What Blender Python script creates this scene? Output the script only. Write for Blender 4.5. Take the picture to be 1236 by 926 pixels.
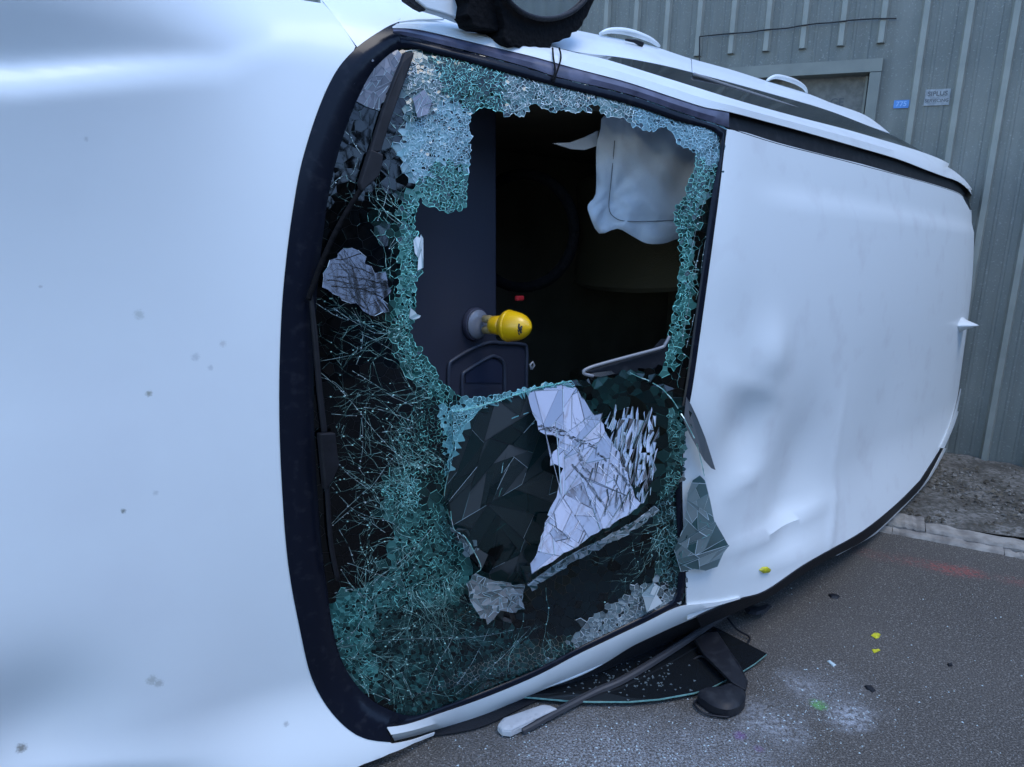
import bpy, math, random
import numpy as np
from mathutils import Vector, Matrix
from mathutils.geometry import delaunay_2d_cdt

random.seed(7); rng = np.random.default_rng(11)
S = bpy.context.scene
for o in list(bpy.data.objects): bpy.data.objects.remove(o)
C = S.collection

# ------------------------------------------------------------------ camera
FPX, PW, PH = 900.0, 1236.0, 926.0
CAM = np.array([0, 0, 1.423])
def cam_axes(pitch, roll):
    p, r = math.radians(pitch), math.radians(roll)
    F = np.array([0, math.cos(p), -math.sin(p)]); R = np.array([1, 0, 0.]); U = np.cross(R, F)
    R2 = math.cos(r)*R + math.sin(r)*U
    return R2, np.cross(R2, F), F
CR, CU, CF = cam_axes(12.769, 1.956)
cd = bpy.data.cameras.new('camera'); co = bpy.data.objects.new('camera', cd); C.objects.link(co)
cd.sensor_width = 36; cd.lens = FPX/PW*36; cd.clip_start = .05; cd.clip_end = 800
co.matrix_world = Matrix(((CR[0], CU[0], -CF[0], CAM[0]), (CR[1], CU[1], -CF[1], CAM[1]), (CR[2], CU[2], -CF[2], CAM[2]), (0, 0, 0, 1)))
S.camera = co

# ------------------------------------------------------------------ light: bright overcast from high behind the camera
SUN_EL, SUN_AZ = 68, 135          # degrees; azimuth clockwise from +Y
w = bpy.data.worlds.new('World'); S.world = w; w.use_nodes = True
nt = w.node_tree; bg = nt.nodes['Background']
sky = nt.nodes.new('ShaderNodeTexSky'); sky.sky_type = 'NISHITA'; sky.sun_disc = False
sky.sun_elevation = math.radians(SUN_EL); sky.sun_rotation = math.radians(SUN_AZ)
sky.air_density = 1.0; sky.dust_density = 0.0; sky.ozone_density = 4.5
nt.links.new(sky.outputs[0], bg.inputs[0]); bg.inputs[1].default_value = 0.15
sd = bpy.data.lights.new('sun', 'SUN'); so = bpy.data.objects.new('sun', sd); C.objects.link(so)
sd.energy = 0.5; sd.angle = math.radians(25); sd.color = (1, .96, .9)
az, el = math.radians(SUN_AZ), math.radians(SUN_EL)
sdir = Vector((math.sin(az)*math.cos(el), math.cos(az)*math.cos(el), math.sin(el)))
so.rotation_euler = sdir.to_track_quat('Z', 'Y').to_euler()
S.view_settings.view_transform = 'Standard'; S.view_settings.look = 'None'
S.view_settings.exposure = 1.6; S.view_settings.gamma = 1.0
S.render.engine = 'CYCLES'

# ------------------------------------------------------------------ frames: the van's own axes (a = to its tail, u = up through its roof, v = across, upwards in the world)
def van_axes():
    y, t, r = math.radians(42.336), math.radians(-1.51), math.radians(2.106)
    A = np.array([math.sin(y), math.cos(y), 0]); U0 = np.array([math.cos(y), -math.sin(y), 0]); V0 = np.array([0, 0, 1.])
    A, V0 = math.cos(t)*A + math.sin(t)*V0, math.cos(t)*V0 - math.sin(t)*A
    return A, math.cos(r)*U0 + math.sin(r)*V0, math.cos(r)*V0 - math.sin(r)*U0
VA, VU, VV = van_axes()
VO = np.array([.62429, 2.18771, .98764]); VM = np.array([VA, VU, VV])
BASE_V = -.98
C0 = VM @ (CAM - VO)
def rays(px):
    px = np.asarray(px, float).reshape(-1, 2)
    d = CF[None]*FPX + CR[None]*(px[:, :1] - PW/2) - CU[None]*(px[:, 1:] - PH/2)
    return d/np.linalg.norm(d, axis=1)[:, None]
def ground(x, y, z=0.0):
    d = rays([(x, y)])[0]; return CAM + d*((z - CAM[2])/d[2])
def on_plane(x, y, p, n):
    d = rays([(x, y)])[0]; return CAM + d*(np.dot(p - CAM, n)/np.dot(d, n))
def at_u(px, u):                      # van coordinates (a,u,v) of sight lines at a height u above the header
    d = rays(px) @ VM.T; return C0 + d*((u - C0[1])/d[:, 1])[:, None]
def loc2world(P): return VO + np.asarray(P) @ VM
def world2loc(P): return (np.asarray(P) - VO) @ VM.T

# profile of bonnet, windscreen and roof
_sa = [-2.8, -2.3, -1.9, -1.45, -1.28, -1.12, -.16, .06, .5, 1.5, 2.6, 3.0, 3.4]
_ss = [.9, .5, .31, .24, .30, .43, .43, .07, .035, .0, -.03, -.12, -.5]
_xa = np.linspace(-2.8, 3.4, 1241); _sl = np.interp(_xa, _sa, _ss)
_pa = np.concatenate([[0], np.cumsum((_sl[1:] + _sl[:-1])/2*(_xa[1] - _xa[0]))])
_pa += (.05 - .43*1.0) - np.interp(-1.0, _xa, _pa)
def sstep(x, a, b):
    t = np.clip((x - a)/(b - a), 0, 1); return t*t*(3 - 2*t)
def f_base(a, v):
    u = np.interp(a, _xa, _pa)
    up = np.clip(v, 0, None); dn = np.clip(-v, 0, None)
    hood = 1 - sstep(a, -1.45, -1.15)
    u = u - (.11*(1 - hood) + .05*hood)*up**2 - np.clip(up - .72, 0, None)**2*2.2
    k2 = sstep(a, -.2, .6)
    q = sstep(dn, .72, .98)*(1 - sstep(a, -1.0, -.7))
    u = u - .10*(1 - k2)*(1 - .5*hood)*dn**2*(1 - q) + k2*.07*sstep(dn, .45, .95)
    return u
DENTS = []; CREASES = []
def f_van(a, v):
    a = np.asarray(a, float); v = np.asarray(v, float)
    u = f_base(a, v)
    # bonnet pressings: shallow dish between two swage lines
    g = 1 - sstep(a, -1.75, -1.02)
    vr = np.interp(a, [-2.6, -1.64, -1.445, -1.27, -1.177, -1.085], [.50, .61, .655, .695, .745, .805])
    vl = np.interp(a, [-2.6, -1.53, -1.19], [.60, .80, .895])
    x = v - vr; dn = np.clip(-v, 0, None)
    u = u + g*(.27*np.minimum(np.clip(v, 0, None), vr)**2 - .036*sstep(x, -.040, .042) + .52*np.clip(x - .02, 0, .35) - .06*np.clip(dn - .35, 0, None)**2 - .022*sstep(dn, vl - .01, vl + .06)*(1 - sstep(a, -1.45, -1.2)))
    for (ca, cv, r, h) in DENTS: u = u + h*np.exp(-((a - ca)**2 + (v - cv)**2)/(2*r*r))
    for (a0, v0, a1, v1, wd, h) in CREASES:
        ex, ey = a1 - a0, v1 - v0; L2 = ex*ex + ey*ey
        t = np.clip(((a - a0)*ex + (v - v0)*ey)/L2, 0, 1)
        d = np.hypot(a - a0 - t*ex, v - v0 - t*ey)
        u = u + h*np.exp(-np.abs(d)/wd)*np.sin(np.pi*np.clip(t*.9 + .05, 0, 1))
    # roof pressing: long soft step near the upper edge
    u = u + .010*sstep(a, .1, .5)*sstep(v, .58, .52)*0 - .012*sstep(a, .0, .4)*sstep(v, .50, .56)
    return u
def hit(px, lift=0.0, f=None):        # sight lines meeting the body surface -> (a,u,v)
    f = f or f_van
    d = rays(px) @ VM.T; n = len(d)
    lo = np.full(n, .5); hi = np.full(n, np.nan); prev = np.full(n, .5)
    for s in np.arange(.55, 7.5, .03):
        P = C0 + d*s; g = P[:, 1] - f(P[:, 0], P[:, 2]) - lift
        m = np.isnan(hi) & (g < 0); hi[m] = s; lo[m] = prev[m]; prev[:] = s
    bad = np.isnan(hi); hi[bad] = 4.0; lo[bad] = 4.0
    for _ in range(28):
        md = (lo + hi)/2; P = C0 + d*md[:, None]; g = P[:, 1] - f(P[:, 0], P[:, 2]) - lift
        hi = np.where(g < 0, md, hi); lo = np.where(g < 0, lo, md)
    return C0 + d*hi[:, None]
def _pt(x, y): p = hit([(x, y)], f=f_base)[0]; return float(p[0]), float(p[2])
for x, y, r, h in [(903, 522, .095, -.040), (968, 560, .15, -.040), (932, 430, .07, .022), (948, 618, .075, -.020), (846, 592, .09, -.022), (1060, 520, .22, -.012), (885, 400, .10, -.010)]: DENTS.append((*_pt(x, y), r, h))
for x0, y0, x1, y1, wd, h in [(1024, 455, 1006, 600, .024, .006), (1010, 590, 1001, 662, .018, .014), (862, 672, 1008, 600, .034, .022), (884, 694, 1004, 650, .03, .013), (868, 455, 950, 480, .030, .012), (872, 600, 930, 560, .025, .014), (905, 640, 985, 600, .015, -.012)]: CREASES.append((*_pt(x0, y0), *_pt(x1, y1), wd, h))
DENTS.append((*_pt(35, 890), .105, -.050))  # dent added low on the bonnet to imitate a soft dark reflection
# ------------------------------------------------------------------ materials
def mat(name, col, rough=.5, metal=0., coat=0., spec=.5, noise=None, bump=None, extra=None):
    m = bpy.data.materials.new(name); m.use_nodes = True; n = m.node_tree; b = n.nodes['Principled BSDF']
    b.inputs['Base Color'].default_value = (*col, 1); b.inputs['Roughness'].default_value = rough
    b.inputs['Metallic'].default_value = metal; b.inputs['Coat Weight'].default_value = coat; b.inputs['Coat Roughness'].default_value = .16
    b.inputs['Specular IOR Level'].default_value = spec
    tc = n.nodes.new('ShaderNodeTexCoord')
    if noise:
        sc, col2, lo, hi = noise
        nz = n.nodes.new('ShaderNodeTexNoise'); nz.inputs['Scale'].default_value = sc; nz.inputs['Detail'].default_value = 8
        n.links.new(tc.outputs['Object'], nz.inputs['Vector'])
        mr = n.nodes.new('ShaderNodeMapRange'); mr.inputs[1].default_value = lo; mr.inputs[2].default_value = hi
        n.links.new(nz.outputs[0], mr.inputs[0])
        mx = n.nodes.new('ShaderNodeMix'); mx.data_type = 'RGBA'; mx.inputs[6].default_value = (*col, 1); mx.inputs[7].default_value = (*col2, 1)
        n.links.new(mr.outputs[0], mx.inputs[0]); n.links.new(mx.outputs[2], b.inputs['Base Color'])
    if bump:
        sc, st = bump
        nz = n.nodes.new('ShaderNodeTexNoise'); nz.inputs['Scale'].default_value = sc; nz.inputs['Detail'].default_value = 6
        n.links.new(tc.outputs['Object'], nz.inputs['Vector'])
        bp = n.nodes.new('ShaderNodeBump'); bp.inputs['Strength'].default_value = st; bp.inputs['Distance'].default_value = .01
        n.links.new(nz.outputs[0], bp.inputs['Height']); n.links.new(bp.outputs[0], b.inputs['Normal'])
    if extra: extra(m, n, b, tc)
    return m
def N(n, t, **kw):
    x = n.nodes.new(t)
    for k, v in kw.items(): setattr(x, k, v)
    return x
def spot_mask(n, vec, pt, r, soft=.35, nscale=60., namp=.6):
    """ragged blot of radius r round a point, 1 inside"""
    ds = N(n, 'ShaderNodeVectorMath', operation='DISTANCE'); n.links.new(vec, ds.inputs[0]); ds.inputs[1].default_value = pt
    nz = N(n, 'ShaderNodeTexNoise'); nz.inputs['Scale'].default_value = nscale; nz.inputs['Detail'].default_value = 4; n.links.new(vec, nz.inputs['Vector'])
    ma = N(n, 'ShaderNodeMath', operation='MULTIPLY_ADD'); ma.inputs[1].default_value = r*namp*2; ma.inputs[2].default_value = -r*namp; n.links.new(nz.outputs[0], ma.inputs[0])
    ad = N(n, 'ShaderNodeMath', operation='ADD'); n.links.new(ds.outputs[1], ad.inputs[0]); n.links.new(ma.outputs[0], ad.inputs[1])
    mr = N(n, 'ShaderNodeMapRange'); mr.inputs[1].default_value = r*(1 - soft); mr.inputs[2].default_value = r*(1 + soft); mr.inputs[3].default_value = 1; mr.inputs[4].default_value = 0
    n.links.new(ad.outputs[0], mr.inputs[0]); return mr.outputs[0]
def mixcol(n, a, bcol, fac, k=1.0):
    mx = N(n, 'ShaderNodeMix', data_type='RGBA'); mx.inputs[7].default_value = (*bcol, 1)
    if k != 1.0:
        mm = N(n, 'ShaderNodeMath', operation='MULTIPLY'); mm.inputs[1].default_value = k; n.links.new(fac, mm.inputs[0]); fac = mm.outputs[0]
    n.links.new(fac, mx.inputs[0])
    if hasattr(a, 'links'): n.links.new(a, mx.inputs[6])
    else: mx.inputs[6].default_value = (*a, 1)
    return mx.outputs[2]

WHITE = (.765, .80, .805)
def vloc(p): return (float(p[0]), float(p[2] - BASE_V), float(p[1]))      # van coordinates -> the van empty's local axes
def hood_dirt(m, n, b, tc):
    col = None; vec = tc.outputs['Object']
    nz = N(n, 'ShaderNodeTexNoise'); nz.inputs['Scale'].default_value = 3.0; nz.inputs['Detail'].default_value = 9; n.links.new(vec, nz.inputs['Vector'])
    mr = N(n, 'ShaderNodeMapRange'); mr.inputs[1].default_value = .5; mr.inputs[2].default_value = .8; n.links.new(nz.outputs[0], mr.inputs[0])
    col = mixcol(n, WHITE, (.69, .71, .73), mr.outputs[0], .5)
    for (x, y, r, c, k) in [(180, 475, 4.5, (.16, .15, .07), .8), (149, 617, 3.5, (.10, .11, .07), .9), (26, 903, 6, (.12, .10, .06), .9), (168, 380, 7, (.35, .38, .33), .5),
                            (236, 431, 6, (.35, .38, .40), .5), (254, 444, 4, (.35, .38, .40), .5), (269, 415, 5, (.4, .38, .36), .5), (183, 821, 7, (.30, .30, .24), .6), (192, 825, 6, (.3, .3, .26), .6), (188, 595, 4, (.4, .42, .42), .5),
                            (345, 874, 4, (.25, .25, .25), .6), (104, 168, 3, (.3, .3, .3), .4), (49, 346, 2.5, (.3, .3, .3), .5)]:
        p = hit([(x, y)])[0]; rr = .62*r*np.linalg.norm(p - C0)/FPX; k = k*.8
        col = mixcol(n, col, c, spot_mask(n, vec, vloc(p), rr, .5, 220, .9), k)
    n.links.new(col, b.inputs['Base Color'])
    # faint orange peel in the lacquer
    n2 = N(n, 'ShaderNodeTexNoise'); n2.inputs['Scale'].default_value = 5; n.links.new(vec, n2.inputs['Vector'])
    bp = N(n, 'ShaderNodeBump'); bp.inputs['Strength'].default_value = .05; bp.inputs['Distance'].default_value = .02; n.links.new(n2.outputs[0], bp.inputs['Height']); n.links.new(bp.outputs[0], b.inputs['Normal'])
M = {}
M['paint'] = mat('white_paint', WHITE, .45, coat=.18, spec=.35, extra=hood_dirt)
M['paint2'] = mat('white_paint_plain', WHITE, .40, coat=.25, noise=(7, (.68, .69, .70), .55, .8))
M['black'] = mat('black_trim', (.010, .011, .015), .5, spec=.3, noise=(30, (.03, .032, .036), .5, .8))
M['frit'] = mat('black_glass_border', (.007, .009, .016), .20, spec=.18, noise=(40, (.02, .022, .03), .55, .8))
M['mould'] = mat('grey_moulding', (.10, .10, .15), .35, noise=(25, (.05, .05, .08), .4, .7))
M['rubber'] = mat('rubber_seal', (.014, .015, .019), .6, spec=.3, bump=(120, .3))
M['torn'] = mat('torn_black_plastic', (.004, .004, .005), .85, spec=.15, bump=(60, .8))
M['dash'] = mat('dark_blue_dash_plastic', (.024, .026, .042), .55, noise=(400, (.030, .032, .050), .45, .6), bump=(700, .12))
M['dash2'] = mat('tray_plastic', (.017, .022, .046), .5, bump=(500, .1))
M['tray'] = mat('tray_ridge_plastic', (.040, .048, .070), .4)
M['cabin'] = mat('cabin_lining', (.11, .098, .066), .9, noise=(4, (.15, .13, .09), .4, .7))
M['seat'] = mat('dark_seat_fabric', (.09, .08, .05), .9, bump=(200, .3))
M['airbag'] = mat('white_airbag_fabric', (.58, .63, .67), .85, noise=(6, (.50, .55, .59), .4, .7), bump=(300, .15))
M['yellow'] = mat('yellow_plastic', (.88, .50, .004), .35, coat=.3, noise=(30, (.80, .42, .004), .5, .75))
M['cup'] = mat('grey_suction_cup', (.20, .21, .24), .3, coat=.3)
M['cupdark'] = mat('dark_suction_rim', (.05, .05, .075), .4)
M['cream'] = mat('brassy_plastic', (.55, .42, .18), .3, metal=.3)
M['red'] = mat('red_plastic', (.45, .02, .025), .4)
M['chrome'] = mat('grey_mirror_rim', (.25, .25, .26), .3)
M['mirror'] = mat('mirror_glass', (.75, .78, .8), .06, metal=1.0)
M['pane_edge'] = mat('green_glass_edge', (.22, .42, .38), .25, noise=(60, (.10, .25, .23), .4, .7))
M['tailglass'] = mat('dark_side_glass', (.01, .012, .014), .05)
M['tyre'] = mat('tyre_rubber', (.02, .02, .021), .8, bump=(80, .3))
M['rim'] = mat('wheel_alloy', (.4, .41, .42), .35, metal=.8)
M['under'] = mat('underbody_metal', (.05, .05, .05), .7, bump=(15, .5))

# broken glass: clear tinted sheet with a coated, reflective face, turned to crushed teal white powder, and painted-in sky reflections, where 'frost' is high
def glass_material(name, refl_ior, tint, refl_tint=(1, 1, 1)):
    m = bpy.data.materials.new(name); m.use_nodes = True; n = m.node_tree
    for x in list(n.nodes): n.nodes.remove(x)
    out = N(n, 'ShaderNodeOutputMaterial'); tr = N(n, 'ShaderNodeBsdfTransparent'); gl = N(n, 'ShaderNodeBsdfGlossy'); df = N(n, 'ShaderNodeBsdfPrincipled'); df.inputs['Roughness'].default_value = .32
    tr.inputs[0].default_value = (*tint, 1); gl.inputs['Roughness'].default_value = .03; gl.inputs[0].default_value = (*refl_tint, 1)
    fr = N(n, 'ShaderNodeFresnel'); fr.inputs[0].default_value = refl_ior
    at = N(n, 'ShaderNodeAttribute'); at.attribute_name = 'frost_sheen'
    ac = N(n, 'ShaderNodeAttribute'); ac.attribute_name = 'tone'
    n.links.new(ac.outputs['Color'], df.inputs[0])
    m1 = N(n, 'ShaderNodeMixShader'); n.links.new(fr.outputs[0], m1.inputs[0]); n.links.new(tr.outputs[0], m1.inputs[1]); n.links.new(gl.outputs[0], m1.inputs[2])
    m2 = N(n, 'ShaderNodeMixShader'); n.links.new(at.outputs['Fac'], m2.inputs[0]); n.links.new(m1.outputs[0], m2.inputs[1]); n.links.new(df.outputs[0], m2.inputs[2])
    n.links.new(m2.outputs[0], out.inputs[0]); return m
M['glass'] = glass_material('laminated_glass', 1.5, (.05, .12, .14))
M['flap'] = glass_material('folded_coated_glass', 3.6, (.22, .34, .36), (.93, .92, 1)); M['shard'] = glass_material('dark_coated_glass', 1.8, (.18, .28, .29)); M['mirrored'] = glass_material('grey_coated_glass', 2.3, (.15, .2, .22), (.92, .86, .88))
def crack_material():
    m = bpy.data.materials.new('crack_and_reflection_tones'); m.use_nodes = True; n = m.node_tree; b = n.nodes['Principled BSDF']
    ac = N(n, 'ShaderNodeAttribute'); ac.attribute_name = 'tone'; n.links.new(ac.outputs['Color'], b.inputs['Base Color'])
    b.inputs['Roughness'].default_value = .25; return m
M['crack'] = crack_material()

# ------------------------------------------------------------------ object helpers
def tag(o, label=None, cat=None, group=None, kind=None):
    if label: o['label'] = label
    if cat: o['category'] = cat
    if group: o['group'] = group
    if kind: o['kind'] = kind
    return o
def empty(name, loc=(0, 0, 0)):
    o = bpy.data.objects.new(name, None); C.objects.link(o); o.location = loc; o.empty_display_size = .1; return o
BAKE = []
def mesh(name, V, F, m, parent=None, smooth=False, solid=0, bevel=0, face_attr=None, subsurf=0, offset=-1):
    me = bpy.data.meshes.new(name); me.from_pydata([tuple(map(float, v)) for v in V], [], [tuple(map(int, f)) for f in F])
    if smooth: me.polygons.foreach_set('use_smooth', [True]*len(me.polygons))
    ms = m if isinstance(m, (list, tuple)) else [m]
    for x in ms: me.materials.append(x)
    if face_attr:
        for k, (kind, vals) in face_attr.items():
            at = me.attributes.new(k, kind, 'FACE')
            if kind == 'FLOAT': at.data.foreach_set('value', np.asarray(vals, np.float32))
            else: at.data.foreach_set('color', np.asarray(vals, np.float32).ravel())
    me.update()
    o = bpy.data.objects.new(name, me); C.objects.link(o)
    if parent: o.parent = parent
    if solid: md = o.modifiers.new('thickness', 'SOLIDIFY'); md.thickness = solid; md.offset = offset
    if bevel: md = o.modifiers.new('bevel', 'BEVEL'); md.width = bevel; md.segments = 2; md.limit_method = 'ANGLE'
    if subsurf: md = o.modifiers.new('smooth', 'SUBSURF'); md.levels = subsurf; md.render_levels = subsurf
    if smooth and (solid or bevel):      # keep rims crisp and faces smooth
        BAKE.append(o)
    return o
def box(c, s, rot=None):
    c = np.array(c, float); s = np.array(s, float)/2
    P = np.array([(x, y, z) for x in (-1, 1) for y in (-1, 1) for z in (-1, 1)])*s
    if rot is not None: P = P @ np.asarray(rot).T
    return [tuple(p + c) for p in P], [(0, 1, 3, 2), (4, 6, 7, 5), (0, 4, 5, 1), (2, 3, 7, 6), (0, 2, 6, 4), (1, 5, 7, 3)]
def join(parts):
    V, F = [], []
    for v, f in parts:
        k = len(V); V += list(v); F += [tuple(i + k for i in q) for q in f]
    return V, F
def tube(pts, r, n=8, close=True):
    pts = [np.array(p, float) for p in pts]; V, F = [], []
    rs = r if isinstance(r, (list, tuple)) else [r]*len(pts)
    t0 = pts[1] - pts[0]; up = np.array([0, 0, 1.]) if abs(t0[2]) < .9*np.linalg.norm(t0) else np.array([1., 0, 0])
    for i, p in enumerate(pts):
        t = pts[min(i + 1, len(pts) - 1)] - pts[max(i - 1, 0)]; t = t/(np.linalg.norm(t) + 1e-9)
        s = np.cross(t, up); s /= np.linalg.norm(s) + 1e-9; q = np.cross(s, t); up = q
        for k in range(n):
            a = 2*math.pi*k/n; V.append(tuple(p + (s*math.cos(a) + q*math.sin(a))*rs[i]))
    for i in range(len(pts) - 1):
        for k in range(n): F.append((i*n + k, i*n + (k + 1) % n, (i + 1)*n + (k + 1) % n, (i + 1)*n + k))
    if close: F += [tuple(range(n))[::-1], tuple((len(pts) - 1)*n + k for k in range(n))]
    return V, F
def lathe(prof, n=24, M4=None):     # (r, h) profile turned about z
    V, F = [], []
    for r, h in prof:
        for k in range(n): a = 2*math.pi*k/n; V.append((r*math.cos(a), r*math.sin(a), h))
    for i in range(len(prof) - 1):
        for k in range(n): F.append((i*n + k, i*n + (k + 1) % n, (i + 1)*n + (k + 1) % n, (i + 1)*n + k))
    F += [tuple(range(n))[::-1], tuple((len(prof) - 1)*n + k for k in range(n))]
    if M4 is not None: V = [tuple(M4 @ Vector(v)) for v in V]
    return V, F
def prism(poly3, d):                # flat outline given thickness along vector d
    n = len(poly3); V = [tuple(p) for p in poly3] + [tuple(np.array(p) + d) for p in poly3]
    return V, [tuple(range(n)), tuple(range(2*n - 1, n - 1, -1))] + [(i, i + n, (i + 1) % n + n, (i + 1) % n) for i in range(n)]
def inside(px, poly):
    px = np.asarray(px, float); x, y = px[:, 0], px[:, 1]; r = np.zeros(len(px), bool); P = np.asarray(poly, float); j = len(P) - 1
    for i in range(len(P)):
        xi, yi = P[i]; xj, yj = P[j]
        c = ((yi > y) != (yj > y)) & (x < (xj - xi)*(y - yi)/(yj - yi + 1e-12) + xi); r ^= c; j = i
    return r
_exact = inside; _mk = {}
def inside(px, poly):
    px = np.asarray(px, float)
    if len(px) > 4 or len(poly) < 10: return _exact(px, poly)
    k = id(poly)
    if k not in _mk:
        gx, gy = np.meshgrid(np.arange(300, 900, 2.0) + 1, np.arange(0, 930, 2.0) + 1); _mk[k] = (_exact(np.c_[gx.ravel(), gy.ravel()], poly).reshape(gx.shape), poly)
    m_ = _mk[k][0]; ix = ((px[:, 0] - 300)//2).astype(int); iy = (px[:, 1]//2).astype(int); ok = (ix >= 0) & (iy >= 0) & (ix < m_.shape[1]) & (iy < m_.shape[0])
    return ok & m_[np.clip(iy, 0, m_.shape[0] - 1), np.clip(ix, 0, m_.shape[1] - 1)]
def resample(P, step, closed=False):
    P = np.asarray(P, float)
    if closed: P = np.vstack([P, P[:1]])
    out = []
    for i in range(len(P) - 1):
        n = max(1, int(np.linalg.norm(P[i + 1] - P[i])/step))
        for k in range(n): out.append(P[i] + (P[i + 1] - P[i])*k/n)
    if not closed: out.append(P[-1])
    return np.array(out)
def spline(P, n=6, closed=False):    # Catmull-Rom through traced points
    P = np.asarray(P, float); m = len(P); out = []
    for i in range(m if closed else m - 1):
        g = lambda k: P[k % m] if closed else P[min(max(k, 0), m - 1)]
        a, b, c, d = g(i - 1), g(i), g(i + 1), g(i + 2)
        for k in range(n):
            t = k/n; out.append(.5*(2*b + (c - a)*t + (2*a - 5*b + 4*c - d)*t*t + (3*b - a - 3*c + d)*t**3))
    if not closed: out.append(P[-1])
    return np.array(out)
def fill(outline, step, jitter=0.0):
    """triangles filling a closed 2-D outline with a regular inner grid"""
    O = np.asarray(outline, float); lo, hi = O.min(0), O.max(0)
    gx, gy = np.meshgrid(np.arange(lo[0] + step*.5, hi[0], step), np.arange(lo[1] + step*.5, hi[1], step))
    G = np.c_[gx.ravel(), gy.ravel()]
    if jitter: G = G + rng.uniform(-jitter, jitter, G.shape)*step
    G = G[inside(G, O)]
    if len(G):
        keep = np.ones(len(G), bool)
        for i in range(0, len(G), 4000):
            d = np.min(((G[i:i + 4000, None] - O[None])**2).sum(2), axis=1); keep[i:i + 4000] = d > (step*.45)**2
        G = G[keep]
    P = [Vector(p) for p in np.vstack([O, G])]; n = len(O)
    r = delaunay_2d_cdt(P, [(i, (i + 1) % n) for i in range(n)], [list(range(n))], 1, 1e-7)
    V = np.array([tuple(v) for v in r[0]]); F = [tuple(f) for f in r[2]]
    out = []
    for f_ in F:
        p = V[list(f_)]; ar = (p[1][0] - p[0][0])*(p[2][1] - p[0][1]) - (p[2][0] - p[0][0])*(p[1][1] - p[0][1])
        out.append(f_ if ar > 0 else f_[::-1])
    return V, out

# ================================================================== SETTING
# ------------------------------------------------------------------ wall line
WP = ground(1150, 552); WD = np.array([math.cos(math.radians(-29)), math.sin(math.radians(-29)), 0]); WN = np.array([WD[1], -WD[0], 0])   # WN points to the street
def wall_pt(s, z, d=0.0): return WP + WD*s + WN*d + np.array([0, 0, z])
def wall_sz(x, y, d=0.0):
    P = on_plane(x, y, WP + WN*d, WN); return float((P - WP) @ WD), float(P[2])

def asphalt(m, n, b, tc):
    vec = tc.outputs['Object']
    n1 = N(n, 'ShaderNodeTexNoise'); n1.inputs['Scale'].default_value = 1.3; n1.inputs['Detail'].default_value = 9; n.links.new(vec, n1.inputs['Vector'])
    n2 = N(n, 'ShaderNodeTexNoise'); n2.inputs['Scale'].default_value = 190; n2.inputs['Detail'].default_value = 3; n.links.new(vec, n2.inputs['Vector'])
    vo = N(n, 'ShaderNodeTexVoronoi'); vo.inputs['Scale'].default_value = 240; n.links.new(vec, vo.inputs['Vector'])
    mr = N(n, 'ShaderNodeMapRange'); mr.inputs[1].default_value = .3; mr.inputs[2].default_value = .7; n.links.new(n1.outputs[0], mr.inputs[0])
    col = mixcol(n, (.043, .039, .034), (.072, .065, .057), mr.outputs[0])
    st = N(n, 'ShaderNodeMapRange'); st.inputs[1].default_value = .44; st.inputs[2].default_value = .66; n.links.new(n2.outputs[0], st.inputs[0])
    col = mixcol(n, col, (.185, .168, .150), st.outputs[0], .8)
    sep = N(n, 'ShaderNodeSeparateColor'); n.links.new(vo.outputs['Color'], sep.inputs[0])
    gt = N(n, 'ShaderNodeMapRange'); gt.inputs[1].default_value = .93; gt.inputs[2].default_value = .97; n.links.new(sep.outputs[0], gt.inputs[0])
    col = mixcol(n, col, (.30, .285, .26), gt.outputs[0], .6)
    # powdered glass and scuffs lying on the road
    def speck(scale, lo, hi):
        q = N(n, 'ShaderNodeTexNoise'); q.inputs['Scale'].default_value = scale; q.inputs['Detail'].default_value = 5; q.inputs['Roughness'].default_value = .75; n.links.new(vec, q.inputs['Vector'])
        r_ = N(n, 'ShaderNodeMapRange'); r_.inputs[1].default_value = lo; r_.inputs[2].default_value = hi; n.links.new(q.outputs[0], r_.inputs[0]); return r_.outputs[0]
    sp = speck(150, .44, .66); sp2 = speck(60, .42, .64)
    def mul(a, c):
        x = N(n, 'ShaderNodeMath', operation='MULTIPLY'); n.links.new(a, x.inputs[0]); n.links.new(c, x.inputs[1]); return x.outputs[0]
    def gp(x, y): return tuple(float(t) for t in ground(x, y))
    for (x, y, r, k, s_) in [(760, 912, .17, .5, sp), (690, 905, .13, .4, sp), (850, 930, .16, .4, sp), (640, 960, .2, .4, sp), (1030, 862, .045, .8, sp2), (1000, 838, .11, .35, sp), (965, 826, .05, .45, sp2), (925, 865, .07, .45, sp2), (950, 885, .05, .4, sp2), (900, 900, .12, .4, sp), (1018, 872, .035, .6, sp2)]:
        col = mixcol(n, col, (.50, .53, .58), mul(spot_mask(n, vec, gp(x, y), r, .8, 14, .7), s_), k)
    for (x, y, r, c, k) in [(988, 851, .021, (.12, .42, .10), .75), (893, 888, .016, (.20, .05, .30), .55), (916, 904, .012, (.20, .06, .28), .35)]:
        col = mixcol(n, col, c, mul(spot_mask(n, vec, gp(x, y), r, .5, 50, .6), speck(90, .3, .6)), k)
    for (x, y, r, k) in [(1165, 690, .05, .6), (1150, 688, .05, .7), (1135, 685, .05, .6), (1178, 692, .04, .5), (1112, 680, .05, .3), (1090, 676, .05, .3), (1060, 671, .05, .25), (1035, 664, .05, .2), (1215, 700, .04, .25), (1236, 704, .04, .4)]:
        col = mixcol(n, col, (.36, .07, .06), mul(spot_mask(n, vec, gp(x, y), r, .6, 40, .9), speck(60, .42, .62)), k*.75)
    n.links.new(col, b.inputs['Base Color'])
    bp = N(n, 'ShaderNodeBump'); bp.inputs['Strength'].default_value = .9; bp.inputs['Distance'].default_value = .006; n.links.new(n2.outputs[0], bp.inputs['Height']); n.links.new(bp.outputs[0], b.inputs['Normal'])
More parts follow.
